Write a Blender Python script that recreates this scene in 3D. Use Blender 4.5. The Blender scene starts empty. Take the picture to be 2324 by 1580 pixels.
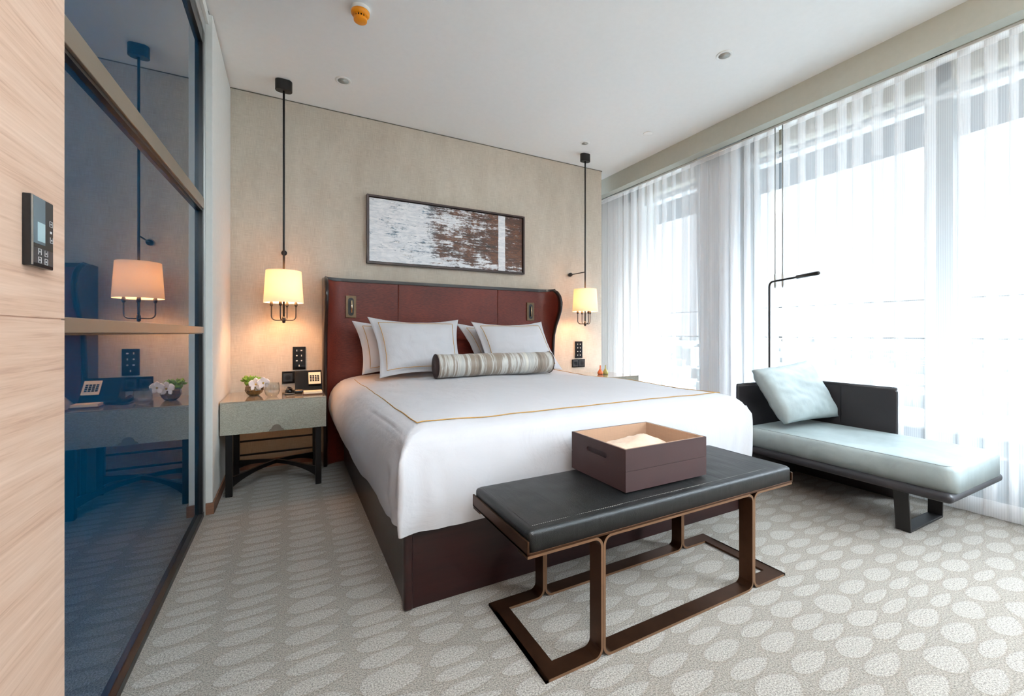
import bpy, bmesh, math, random
from mathutils import Vector, Matrix
random.seed(7)
sc = bpy.context.scene
COL = sc.collection
PI = math.pi

# ------------------------------------------------------------------ camera
H = 1.04
cd = bpy.data.cameras.new('camera')
cam = bpy.data.objects.new('camera', cd)
COL.objects.link(cam)
cam.location = (0, 0, H)
cam.rotation_euler = (PI/2, 0, -math.atan(505/961.))
cd.sensor_width = 36.0
cd.lens = 36.0*961.0/2324.0
cd.shift_x = 0.0
cd.shift_y = -(790-756)/2324.0
cd.clip_start = 0.02
cd.clip_end = 6000
sc.camera = cam

# ------------------------------------------------------------------ world, light, exposure
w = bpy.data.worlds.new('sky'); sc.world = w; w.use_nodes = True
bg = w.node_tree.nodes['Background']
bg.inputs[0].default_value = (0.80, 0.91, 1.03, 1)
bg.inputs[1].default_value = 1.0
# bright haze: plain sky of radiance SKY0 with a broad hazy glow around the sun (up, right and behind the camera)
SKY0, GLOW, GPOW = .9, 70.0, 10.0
FILL_UPLIGHT = 540.0
wt_ = w.node_tree; wn_ = wt_.nodes
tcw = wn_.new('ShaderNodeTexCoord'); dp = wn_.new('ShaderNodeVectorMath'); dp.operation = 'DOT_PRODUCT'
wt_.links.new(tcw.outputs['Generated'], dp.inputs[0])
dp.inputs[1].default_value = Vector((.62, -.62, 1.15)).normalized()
def wm(op, a, b):
    n_ = wn_.new('ShaderNodeMath'); n_.operation = op
    for i_, v_ in enumerate((a, b)):
        if isinstance(v_, (int, float)): n_.inputs[i_].default_value = v_
        else: wt_.links.new(v_, n_.inputs[i_])
    return n_.outputs[0]
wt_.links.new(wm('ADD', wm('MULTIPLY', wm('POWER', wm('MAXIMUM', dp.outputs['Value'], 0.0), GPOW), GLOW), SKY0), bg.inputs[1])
pl = bpy.data.lights.new('window_portal', 'AREA')
pl.shape = 'RECTANGLE'; pl.size = 2.72; pl.size_y = 6.8
pl.cycles.is_portal = True
po = bpy.data.objects.new('window_portal', pl); COL.objects.link(po)
po.location = (3.70, 0.75, 1.36); po.rotation_euler = (0, PI/2, 0)
sc.view_settings.view_transform = 'Standard'
sc.view_settings.look = 'None'
sc.view_settings.gamma = 1
sc.view_settings.use_curve_mapping = False
sc.view_settings.exposure = 0.93
cy = sc.cycles
cy.use_denoising = True
cy.max_bounces = 10; cy.diffuse_bounces = 6; cy.glossy_bounces = 4
cy.transmission_bounces = 6; cy.transparent_max_bounces = 20
cy.sample_clamp_indirect = 6.0
cy.caustics_reflective = False; cy.caustics_refractive = False

# ------------------------------------------------------------------ colour + materials
def s2l(c):
    return tuple(((v/255.)/12.92 if v/255. <= .04045 else ((v/255.+.055)/1.055)**2.4) for v in c)

class NT:
    def __init__(s, name):
        s.m = bpy.data.materials.new(name); s.m.use_nodes = True
        s.t = s.m.node_tree; s.n = s.t.nodes; s.n.clear()
        s.out = s.n.new('ShaderNodeOutputMaterial')
    def node(s, typ, **kw):
        nd = s.n.new(typ)
        for k, v in kw.items():
            if k.startswith('_'): setattr(nd, k[1:], v)
        return nd
    def link(s, a, b): s.t.links.new(a, b)
    def math(s, op, a, b=None, c=None, clamp=False):
        nd = s.n.new('ShaderNodeMath'); nd.operation = op; nd.use_clamp = clamp
        for i, v in enumerate((a, b, c)):
            if v is None: continue
            if isinstance(v, (int, float)): nd.inputs[i].default_value = v
            else: s.link(v, nd.inputs[i])
        return nd.outputs[0]
    def coord(s, scale=(1, 1, 1), rot=(0, 0, 0), loc=(0, 0, 0)):
        tc = s.n.new('ShaderNodeTexCoord'); mp = s.n.new('ShaderNodeMapping')
        mp.inputs['Scale'].default_value = scale; mp.inputs['Rotation'].default_value = rot
        mp.inputs['Location'].default_value = loc
        s.link(tc.outputs['Object'], mp.inputs[0]); return mp.outputs[0]
    def noise(s, co, scale, detail=3, rough=.5, dist=0):
        nd = s.n.new('ShaderNodeTexNoise'); s.link(co, nd.inputs['Vector'])
        nd.inputs['Scale'].default_value = scale; nd.inputs['Detail'].default_value = detail
        nd.inputs['Roughness'].default_value = rough; nd.inputs['Distortion'].default_value = dist
        return nd.outputs['Fac']
    def ramp(s, fac, stops, interp='LINEAR'):
        nd = s.n.new('ShaderNodeValToRGB'); nd.color_ramp.interpolation = interp
        e = nd.color_ramp.elements
        while len(e) < len(stops): e.new(.5)
        for i, (p, c) in enumerate(stops):
            e[i].position = p; e[i].color = (*c, 1) if len(c) == 3 else c
        s.link(fac, nd.inputs[0]); return nd.outputs[0]
    def mix(s, fac, a, b, blend='MIX'):
        nd = s.n.new('ShaderNodeMix'); nd.data_type = 'RGBA'; nd.blend_type = blend
        for i, v in ((0, fac), (6, a), (7, b)):
            if isinstance(v, (int, float)): nd.inputs[i].default_value = v
            elif isinstance(v, tuple): nd.inputs[i].default_value = (*v[:3], 1)
            else: s.link(v, nd.inputs[i])
        return nd.outputs[2]
    def bump(s, h, strength=.3, dist=.002):
        nd = s.n.new('ShaderNodeBump'); s.link(h, nd.inputs['Height'])
        nd.inputs['Strength'].default_value = strength; nd.inputs['Distance'].default_value = dist
        return nd.outputs[0]
    def bsdf(s, color, rough=.5, metal=0, normal=None, spec=.5, coat=0, sheen=0, ior=None):
        b = s.n.new('ShaderNodeBsdfPrincipled')
        if isinstance(color, tuple): b.inputs['Base Color'].default_value = (*color[:3], 1)
        else: s.link(color, b.inputs['Base Color'])
        if isinstance(rough, (int, float)): b.inputs['Roughness'].default_value = rough
        else: s.link(rough, b.inputs['Roughness'])
        b.inputs['Metallic'].default_value = metal
        b.inputs['Specular IOR Level'].default_value = spec
        b.inputs['Coat Weight'].default_value = coat
        b.inputs['Coat Roughness'].default_value = .08
        b.inputs['Sheen Weight'].default_value = sheen
        if ior: b.inputs['IOR'].default_value = ior
        if normal is not None: s.link(normal, b.inputs['Normal'])
        s.link(b.outputs[0], s.out.inputs[0]); return b

def plain(name, rgb, rough=.5, metal=0, coat=0, spec=.5, noise=0.06, nscale=30, bump=0):
    t = NT(name); c = s2l(rgb); co = t.coord()
    f = t.noise(co, nscale, 4)
    dark = tuple(v*(1-noise) for v in c); lite = tuple(min(1, v*(1+noise)) for v in c)
    t.bsdf(t.ramp(f, [(.3, dark), (.7, lite)]), rough, metal, coat=coat, spec=spec,
           normal=t.bump(f, bump, .003) if bump else None)
    return t.m

def fabric(name, rgb, rough=.85, scale=600, var=.12, bump=.35, sheen=.1, warp=(1, 1, 1), big=.05):
    t = NT(name); c = s2l(rgb)
    a = t.noise(t.coord(scale=(1, 1, .06)), scale, 2); b = t.noise(t.coord(scale=(.06, .06, 1)), scale, 2)
    m = t.math('ADD', a, b); m = t.math('MULTIPLY', m, .5)
    g = t.noise(t.coord(), 3, 3)
    m2 = t.math('ADD', t.math('MULTIPLY', m, 1-big), t.math('MULTIPLY', g, big))
    col = t.ramp(m2, [(.35, tuple(v*(1-var) for v in c)), (.65, tuple(min(1, v*(1+var)) for v in c))])
    t.bsdf(col, rough, normal=t.bump(m, bump, .0008), sheen=sheen, spec=.2)
    return t.m

def leather(name, rgb, rough=.35, scale=90, bump=.25, coat=0.0, crease=True):
    t = NT(name); c = s2l(rgb); co = t.coord()
    v = t.n.new('ShaderNodeTexVoronoi'); t.link(co, v.inputs['Vector']); v.inputs['Scale'].default_value = scale*5
    n = t.noise(co, 6, 4, .6, .6)
    cr = t.noise(t.coord(scale=(9, 1.6, 3)), 2.0, 3, .5, .9)
    h = t.math('ADD', t.math('MULTIPLY', v.outputs['Distance'], .25), t.math('MULTIPLY', cr, 1.6 if crease else 0))
    col = t.ramp(n, [(.3, tuple(v*.85 for v in c)), (.7, tuple(min(1, v*1.15) for v in c))])
    rr = t.math('ADD', t.math('MULTIPLY', n, .15), rough-.07)
    t.bsdf(col, rr, normal=t.bump(h, bump, .006), spec=.5, coat=coat)
    return t.m

def wood(name, c1, c2, rough=.45, axis='y', scale=1.0, coat=0, dist=1.2, contrast=(.3, .7)):
    t = NT(name)
    st = {'x': (.06, 1, 1), 'y': (1, .06, 1), 'z': (1, 1, .06)}[axis]
    co = t.coord(scale=tuple(v*scale for v in st))
    a = t.noise(co, 9, 5, .55, dist); b = t.noise(co, 60, 4, .6, .3)
    m = t.math('ADD', t.math('MULTIPLY', a, .7), t.math('MULTIPLY', b, .3))
    col = t.ramp(m, [(contrast[0], s2l(c1)), (.5, tuple((p+q)/2 for p, q in zip(s2l(c1), s2l(c2)))), (contrast[1], s2l(c2))])
    t.bsdf(col, rough, normal=t.bump(b, .12, .001), coat=coat)
    return t.m

M = {}
M['ceiling'] = plain('ceiling_paint', (238, 239, 238), .9, noise=.01)
M['white_wall'] = plain('white_wall_paint', (222, 221, 216), .8, noise=.02)
M['soffit'] = plain('soffit_paint', (176, 178, 168), .85, noise=.02)
M['gapdark'] = plain('shadow_gap', (96, 92, 80), .8)
def _linen():
    t = NT('linen_wallcovering')
    a = t.noise(t.coord(scale=(1, 1, .03)), 420, 3, .6); b = t.noise(t.coord(scale=(.03, 1, 1)), 420, 3, .6)
    g = t.noise(t.coord(scale=(1, 1, .35)), 5, 4, .6)
    m = t.math('ADD', t.math('ADD', t.math('MULTIPLY', a, .36), t.math('MULTIPLY', b, .36)), t.math('MULTIPLY', g, .28))
    col = t.ramp(m, [(.40, s2l((179, 168, 153))), (.6, s2l((209, 200, 186)))])
    t.bsdf(col, .75, normal=t.bump(m, .3, .001), spec=.25); return t.m
M['linen'] = _linen()
def _oak():
    t = NT('pale_oak_veneer')
    a = t.noise(t.coord(scale=(1, .05, 1)), 26, 4, .6, .8); b = t.noise(t.coord(scale=(1, .03, 1)), 130, 4, .65, .3)
    g = t.noise(t.coord(scale=(1, .16, 1)), 2.6, 2, .5, .5)
    m = t.math('ADD', t.math('ADD', t.math('MULTIPLY', a, .38), t.math('MULTIPLY', b, .42)), t.math('MULTIPLY', g, .2))
    col = t.ramp(m, [(.36, s2l((178, 138, 116))), (.46, s2l((206, 170, 146))), (.62, s2l((222, 190, 168)))])
    t.bsdf(col, .45, normal=t.bump(b, .15, .001)); return t.m
M['oak'] = _oak()
M['brown_trim'] = wood('walnut_skirting', (104, 68, 50), (140, 96, 72), .5, 'x', 3)
M['bed_wood'] = wood('dark_bed_veneer', (26, 8, 8), (44, 17, 15), .34, 'x', 3, coat=.1)
M['trim_wood'] = plain('espresso_lacquer', (30, 17, 14), .3, coat=.2, noise=.1)
M['leather_red'] = None
def _hb():
    t = NT('oxblood_leather'); 
    g = t.noise(t.coord(scale=(.15, 1, 1)), 220, 4, .6); n = t.noise(t.coord(), 3, 3)
    m = t.math('ADD', t.math('MULTIPLY', g, .6), t.math('MULTIPLY', n, .4))
    col = t.ramp(m, [(.38, s2l((78, 26, 17))), (.62, s2l((114, 44, 29)))])
    t.bsdf(col, .42, normal=t.bump(g, .25, .0012), spec=.35, coat=.04); return t.m
M['leather_red'] = _hb()
M['black_leather'] = leather('black_bench_leather', (17, 17, 17), .42, 90, .3)
M['dark_leather'] = leather('charcoal_saddle_leather', (34, 31, 34), .5, 140, .1, crease=False)
M['bronze_edge'] = plain('worn_bronze_edge', (124, 92, 68), .4, metal=.6)
M['bronze'] = plain('dark_bronze', (76, 50, 34), .36, metal=.85, noise=.12, nscale=18)
M['brass'] = plain('aged_brass', (104, 84, 62), .4, metal=.6, noise=.1)
M['bright_brass'] = plain('polished_brass', (225, 200, 165), .2, metal=.9, noise=.05)
M['black_metal'] = plain('black_metal', (26, 24, 24), .4, noise=.1)
M['black_plastic'] = plain('black_gloss_plastic', (16, 16, 18), .15, noise=.05)
M['grey_plastic'] = plain('dark_grey_plastic', (44, 46, 50), .35, noise=.05)
M['icon'] = plain('light_grey_print', (200, 200, 198), .5, noise=.02)
M['screen'] = plain('lcd_glass', (92, 106, 112), .12, noise=.08, nscale=12)
M['screen_lit'] = plain('lcd_pale', (165, 188, 192), .12, noise=.04)
M['box'] = leather('aubergine_leather', (54, 32, 31), .6, 120, .12, crease=False)
M['tan'] = fabric('tan_suede', (168, 136, 112), .9, 300, .06, .2)
M['blanket'] = fabric('beige_fleece', (216, 190, 168), .95, 120, .1, .8, big=.4)
M['mattress_fab'] = leather('pale_grey_leather', (152, 163, 163), .45, 60, .14, crease=True)
M['bedding'] = None
def _sheet():
    t = NT('white_cotton')
    w1 = t.noise(t.coord(scale=(1, 1, 1)), 5, 5, .55, .8)
    w2 = t.noise(t.coord(scale=(2.0, 1, 1.4)), 3.5, 3, .5, 1.4)
    h = t.math('ADD', t.math('MULTIPLY', w1, .7), t.math('MULTIPLY', w2, .3))
    t.bsdf(s2l((190, 189, 192)), .75, normal=t.bump(h, .35, .03), sheen=.1, spec=.2); return t.m
M['bedding'] = _sheet()
M['gold_thread'] = plain('gold_thread', (176, 132, 64), .6)
M['nightstand_front'] = None
def _shag():
    t = NT('grey_grain_leather')
    v = t.noise(t.coord(scale=(.5, 1, 1)), 330, 4, .65)
    col = t.ramp(v, [(.36, s2l((130, 126, 114))), (.64, s2l((166, 161, 147)))])
    t.bsdf(col, .5, normal=t.bump(v, .4, .001)); return t.m
M['nightstand_front'] = _shag()
M['taupe_top'] = plain('taupe_glass_top', (150, 138, 122), .07, coat=.6, noise=.04)
M['black_lacquer'] = plain('black_lacquer', (12, 12, 14), .3, noise=.1)
M['white_plastic'] = plain('white_plastic', (235, 235, 232), .4, noise=.01)
M['grey_inside'] = plain('downlight_reflector', (186, 188, 182), .35, noise=.03)
M['orange'] = plain('orange_plastic', (240, 150, 20), .35, noise=.04)
M['frame_grey'] = plain('window_frame_grey', (150, 158, 160), .5, noise=.02)
M['frame_white'] = plain('window_sill_white', (225, 230, 232), .5, noise=.02)
M['spandrel'] = plain('spandrel_grey_blue', (120, 138, 148), .5, noise=.04)
M['header_beige'] = plain('blind_box_beige', (186, 178, 160), .7, noise=.03)
M['concrete'] = plain('balcony_concrete', (68, 70, 72), .8, noise=.06, nscale=4)
M['rail'] = plain('dark_rail', (70, 72, 72), .6)
M['steel'] = plain('brushed_steel', (150, 150, 146), .3, metal=.7, noise=.03)
M['alu'] = plain('satin_aluminium', (186, 188, 186), .35, metal=.5, noise=.03)
M['beam'] = plain('champagne_metal', (146, 132, 116), .32, metal=.55, noise=.1, nscale=3)
M['dark_frame'] = plain('black_frame', (24, 24, 24), .35, noise=.08)
M['leaf'] = plain('succulent_green', (112, 150, 48), .5, noise=.3, nscale=60)
M['petal'] = plain('orchid_petal', (246, 234, 232), .6, noise=.04)
M['petal_core'] = plain('orchid_centre', (190, 150, 60), .6)
M['vase'] = plain('amber_brown_glass', (104, 74, 38), .12, coat=.6, noise=.35, nscale=60)
M['paper'] = plain('cream_paper', (240, 214, 180), .8, noise=.02)
M['tray_wood'] = plain('brown_tray', (96, 58, 36), .4)
M['amber'] = plain('amber_bottle', (190, 98, 50), .15, coat=.5, noise=.2)
M['olive'] = plain('olive_bottle', (150, 150, 80), .15, coat=.5, noise=.2)
M['drape'] = fabric('grey_drape', (222, 232, 240), .9, 300, .08, .2)

def _blue():
    t = NT('navy_back_painted_glass')
    b = t.bsdf((.0004, .030, .072), .015, spec=.5, ior=1.56)
    return t.m
M['navy_glass'] = _blue()

def _glass(name, tint, refl=1.0):
    t = NT(name)
    tr = t.n.new('ShaderNodeBsdfTransparent'); tr.inputs[0].default_value = (*tint, 1)
    gl = t.n.new('ShaderNodeBsdfGlossy'); gl.inputs['Roughness'].default_value = .01
    lw = t.n.new('ShaderNodeLayerWeight'); lw.inputs[0].default_value = .5
    fr = t.math('ADD', t.math('MULTIPLY', t.math('POWER', lw.outputs['Facing'], 5), .8), .04)
    mx = t.n.new('ShaderNodeMixShader'); t.link(t.math('MULTIPLY', fr, refl, clamp=True), mx.inputs[0])
    t.link(tr.outputs[0], mx.inputs[1]); t.link(gl.outputs[0], mx.inputs[2])
    t.link(mx.outputs[0], t.out.inputs[0]); return t.m
M['glass'] = _glass('window_glass', (.97, .985, .98), .6)
M['glass_rail'] = _glass('balustrade_glass', (.95, .975, .985), .5)
M['tumbler'] = _glass('tumbler_glass', (.93, .95, .95), 1.5)

def _sheer(name, op_lo, op_hi, col):
    t = NT(name)
    tc = t.n.new('ShaderNodeUVMap')
    sep = t.n.new('ShaderNodeSeparateXYZ'); t.link(tc.outputs[0], sep.inputs[0])
    u = sep.outputs[0]; v = sep.outputs[1]
    s1 = t.math('SINE', t.math('MULTIPLY', u, 2*PI/.0105))
    nz = t.n.new('ShaderNodeTexNoise'); nz.inputs['Scale'].default_value = 1
    cmb = t.n.new('ShaderNodeCombineXYZ'); t.link(t.math('MULTIPLY', u, 120), cmb.inputs[0]); t.link(t.math('MULTIPLY', v, .4), cmb.inputs[1])
    t.link(cmb.outputs[0], nz.inputs['Vector']); nz.inputs['Detail'].default_value = 2
    st = t.math('ADD', t.math('MULTIPLY', t.math('ADD', t.math('MULTIPLY', s1, .5), .5), .5), t.math('MULTIPLY', nz.outputs['Fac'], .5))
    fac = t.math('ADD', t.math('MULTIPLY', st, op_hi-op_lo), op_lo)
    hem = t.math('LESS_THAN', v, .10)
    top = t.math('GREATER_THAN', v, 2.662)
    fac = t.math('ADD', fac, t.math('MULTIPLY', t.math('ADD', hem, top), .28), clamp=True)
    tr = t.n.new('ShaderNodeBsdfTransparent')
    df = t.n.new('ShaderNodeBsdfDiffuse'); df.inputs[0].default_value = (*col, 1)
    tl = t.n.new('ShaderNodeBsdfTranslucent'); tl.inputs[0].default_value = (*col, 1)
    m1 = t.n.new('ShaderNodeMixShader'); m1.inputs[0].default_value = .5
    t.link(df.outputs[0], m1.inputs[1]); t.link(tl.outputs[0], m1.inputs[2])
    m2 = t.n.new('ShaderNodeMixShader'); t.link(fac, m2.inputs[0])
    t.link(tr.outputs[0], m2.inputs[1]); t.link(m1.outputs[0], m2.inputs[2])
    t.link(m2.outputs[0], t.out.inputs[0]); return t.m
M['sheer'] = _sheer('sheer_voile', .34, .50, (.93, .92, .92))

def _shade():
    t = NT('cream_lamp_shade')
    df = t.n.new('ShaderNodeBsdfDiffuse'); df.inputs[0].default_value = (.86, .80, .70, 1)
    tl = t.n.new('ShaderNodeBsdfTranslucent'); tl.inputs[0].default_value = (.95, .86, .72, 1)
    m1 = t.n.new('ShaderNodeMixShader'); m1.inputs[0].default_value = .20
    t.link(df.outputs[0], m1.inputs[1]); t.link(tl.outputs[0], m1.inputs[2])
    t.link(m1.outputs[0], t.out.inputs[0]); return t.m
M['shade'] = _shade()

def _carpet():
    t = NT('patterned_carpet')
    tc = t.n.new('ShaderNodeTexCoord'); sep = t.n.new('ShaderNodeSeparateXYZ')
    wn = t.n.new('ShaderNodeTexNoise'); wn.inputs['Scale'].default_value = 2.2; wn.inputs['Detail'].default_value = 2
    t.link(tc.outputs['Object'], wn.inputs['Vector'])
    wv = t.n.new('ShaderNodeVectorMath'); wv.operation = 'MULTIPLY_ADD'
    t.link(wn.outputs['Color'], wv.inputs[0]); wv.inputs[1].default_value = (.05, .035, 0)
    t.link(tc.outputs['Object'], wv.inputs[2])
    t.link(wv.outputs[0], sep.inputs[0])
    PX, PY = .198, .080
    xs = t.math('DIVIDE', sep.outputs[0], PX)
    ci = t.math('FLOOR', xs); u = t.math('FRACT', xs)
    w1 = t.n.new('ShaderNodeTexWhiteNoise'); w1.noise_dimensions = '1D'; t.link(ci, w1.inputs['W'])
    ny = t.n.new('ShaderNodeTexNoise'); ny.noise_dimensions = '2D'; ny.inputs['Scale'].default_value = 1
    cb = t.n.new('ShaderNodeCombineXYZ'); t.link(t.math('MULTIPLY', ci, 7.31), cb.inputs[0]); t.link(t.math('MULTIPLY', sep.outputs[1], 4.0), cb.inputs[1])
    t.link(cb.outputs[0], ny.inputs['Vector']); ny.inputs['Detail'].default_value = 1
    ys = t.math('ADD', t.math('ADD', t.math('DIVIDE', sep.outputs[1], PY), t.math('MULTIPLY', w1.outputs['Value'], 9)), t.math('MULTIPLY', ny.outputs['Fac'], 1.5))
    ri = t.math('FLOOR', ys); v = t.math('ABSOLUTE', t.math('SUBTRACT', t.math('FRACT', ys), .5))
    w2 = t.n.new('ShaderNodeTexWhiteNoise'); w2.noise_dimensions = '2D'
    cb2 = t.n.new('ShaderNodeCombineXYZ'); t.link(ci, cb2.inputs[0]); t.link(ri, cb2.inputs[1]); t.link(cb2.outputs[0], w2.inputs['Vector'])
    r = w2.outputs['Value']
    u0 = t.math('SUBTRACT', u, t.math('MULTIPLY', r, .08))
    u0 = t.math('MAXIMUM', t.math('DIVIDE', t.math('SUBTRACT', u0, .03), .87), 0)
    one = t.math('MAXIMUM', t.math('SUBTRACT', 1, u0), 0)
    prof = t.math('MULTIPLY', t.math('SQRT', u0), t.math('POWER', one, .72))
    wid = t.math('ADD', t.math('MULTIPLY', w2.outputs['Value'], .36), .78)
    prof = t.math('MULTIPLY', prof, wid)
    fz = t.n.new('ShaderNodeTexNoise'); fz.inputs['Scale'].default_value = 260; t.link(tc.outputs['Object'], fz.inputs['Vector'])
    d = t.math('SUBTRACT', prof, v)
    d = t.math('ADD', d, t.math('MULTIPLY', t.math('SUBTRACT', fz.outputs['Fac'], .5), .20))
    mask = t.math('MULTIPLY', t.math('ADD', d, .02), 14, clamp=True)
    edge = t.math('SUBTRACT', 1, t.math('ABSOLUTE', t.math('MULTIPLY', d, 14)), clamp=True)
    pile = t.n.new('ShaderNodeTexNoise'); pile.inputs['Scale'].default_value = 210; pile.inputs['Detail'].default_value = 3
    pile.inputs['Roughness'].default_value = .75
    t.link(tc.outputs['Object'], pile.inputs['Vector'])
    base = t.mix(mask, s2l((127, 118, 107)), s2l((144, 136, 127)))
    base = t.mix(t.math('MULTIPLY', edge, .45), base, s2l((112, 98, 84)))
    fine = t.ramp(pile.outputs['Fac'], [(.36, (.36, .35, .33)), (.64, (1.62, 1.62, 1.62))])
    col = t.mix(1.0, base, fine, 'MULTIPLY')
    h = t.math('ADD', t.math('MULTIPLY', pile.outputs['Fac'], 1.0), t.math('MULTIPLY', mask, .35))
    t.bsdf(col, .95, normal=t.bump(h, .8, .008), spec=.08, sheen=.25)
    return t.m
M['carpet'] = _carpet()

def _painting():
    t = NT('abstract_canvas')
    tc = t.n.new('ShaderNodeUVMap'); sep = t.n.new('ShaderNodeSeparateXYZ'); t.link(tc.outputs[0], sep.inputs[0])
    u, v = sep.outputs[0], sep.outputs[1]
    def nz(sx, sy, sc_, det=6, ro=.65, ox=0):
        cb = t.n.new('ShaderNodeCombineXYZ'); t.link(t.math('MULTIPLY', u, sx), cb.inputs[0]); t.link(t.math('MULTIPLY', v, sy), cb.inputs[1]); cb.inputs[2].default_value = ox
        return t.noise(cb.outputs[0], sc_, det, ro, .3)
    a = nz(6, 7, 5.0, 10, .85, 1.3)
    b = nz(2.2, 9, 3.5, 10, .82, 5.2)
    c = nz(16, 2.5, 1.6, 8, .75, 9.1)
    hue = nz(4, 6, 2.0, 10, .85, 3.3)
    big = nz(3, 3, 1.3, 3, .5, 12.1)
    uw = t.math('ADD', u, t.math('MULTIPLY', t.math('SUBTRACT', big, .5), .10))
    dens = t.ramp(uw, [(0, (.43,)*3), (.14, (.50,)*3), (.34, (.52,)*3), (.385, (.58,)*3), (.55, (.62,)*3), (.80, (.66,)*3), (1, (.72,)*3)])
    sepd = t.math('ADD', t.math('MULTIPLY', a, .40), t.math('ADD', t.math('MULTIPLY', b, .42), t.math('MULTIPLY', c, .18)))
    edge_v = t.ramp(v, [(0, (.03,)*3), (.05, (.10,)*3), (.16, (.06,)*3), (.24, (.0,)*3), (.62, (.0,)*3), (.74, (.06,)*3), (.88, (.0,)*3), (1, (.02,)*3)])
    m = t.math('ADD', t.math('MULTIPLY', t.math('SUBTRACT', sepd, .5), 1.9), t.math('SUBTRACT', dens, .535))
    m = t.math('SUBTRACT', m, edge_v)
    patch = nz(7, 5, 1.6, 3, .5, 21.0)
    m = t.math('ADD', m, t.math('MULTIPLY', t.math('SUBTRACT', patch, .5), .32))
    mask = t.math('MULTIPLY', m, 16, clamp=True)
    darkcol = t.ramp(hue, [(.34, s2l((30, 30, 32))), (.42, s2l((62, 52, 46))), (.48, s2l((96, 58, 40))), (.51, s2l((50, 46, 46))), (.55, s2l((140, 86, 52))), (.59, s2l((58, 48, 46))), (.66, s2l((180, 150, 126)))])
    bluecol = t.ramp(hue, [(.38, s2l((60, 66, 72))), (.46, s2l((130, 140, 148))), (.52, s2l((66, 118, 152))), (.58, s2l((110, 104, 92))), (.68, s2l((196, 176, 152)))])
    lr = t.ramp(uw, [(.33, (0, 0, 0)), (.40, (1, 1, 1))])
    ink = t.mix(lr, bluecol, darkcol)
    white = t.ramp(nz(5, 8, 4, 8, .75, 2.1), [(.35, s2l((206, 210, 216))), (.6, s2l((244, 244, 246)))])
    col = t.mix(mask, white, ink)
    band = t.math('MULTIPLY', t.math('GREATER_THAN', u, t.math('ADD', t.math('MULTIPLY', c, .012), .806)), t.math('LESS_THAN', u, t.math('ADD', t.math('MULTIPLY', c, .02), .852)))
    col = t.mix(band, col, white)
    t.bsdf(col, .45, normal=t.bump(a, .3, .002)); return t.m
M['canvas'] = _painting()

def _bolster():
    t = NT('striped_silk')
    tc = t.n.new('ShaderNodeTexCoord'); mp = t.n.new('ShaderNodeMapping'); t.link(tc.outputs['Object'], mp.inputs[0])
    mp.inputs['Scale'].default_value = (1, .05, .05)
    big = t.noise(mp.outputs[0], 7, 2, .5); fine = t.noise(mp.outputs[0], 42, 5, .7, .08)
    m = t.math('ADD', t.math('MULTIPLY', big, .62), t.math('MULTIPLY', fine, .38))
    col = t.ramp(m, [(.40, s2l((96, 84, 74))), (.455, s2l((138, 124, 110))), (.49, s2l((132, 120, 108))), (.515, s2l((190, 188, 182))), (.57, s2l((166, 164, 160))), (.63, s2l((204, 200, 188)))])
    t.bsdf(col, .45, sheen=.2, normal=t.bump(fine, .15, .002)); return t.m
M['silk'] = _bolster()
M['bolster_cap'] = plain('dark_plum_fabric', (38, 24, 26), .7)
def _ground():
    t = NT('distant_city_ground'); co = t.coord()
    v = t.n.new('ShaderNodeTexVoronoi'); t.link(co, v.inputs['Vector']); v.inputs['Scale'].default_value = .02
    n = t.noise(co, .004, 4)
    c = t.mix(.5, t.ramp(v.outputs['Distance'], [(.1, s2l((150, 146, 142))), (.8, s2l((120, 126, 128)))]), t.ramp(n, [(.3, s2l((126, 134, 138))), (.7, s2l((154, 152, 148)))]))
    t.bsdf(c, .9); return t.m
M['ground'] = _ground()
M['city'] = plain('pale_city_walls', (150, 149, 146), .9, noise=.12, nscale=.02)

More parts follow.
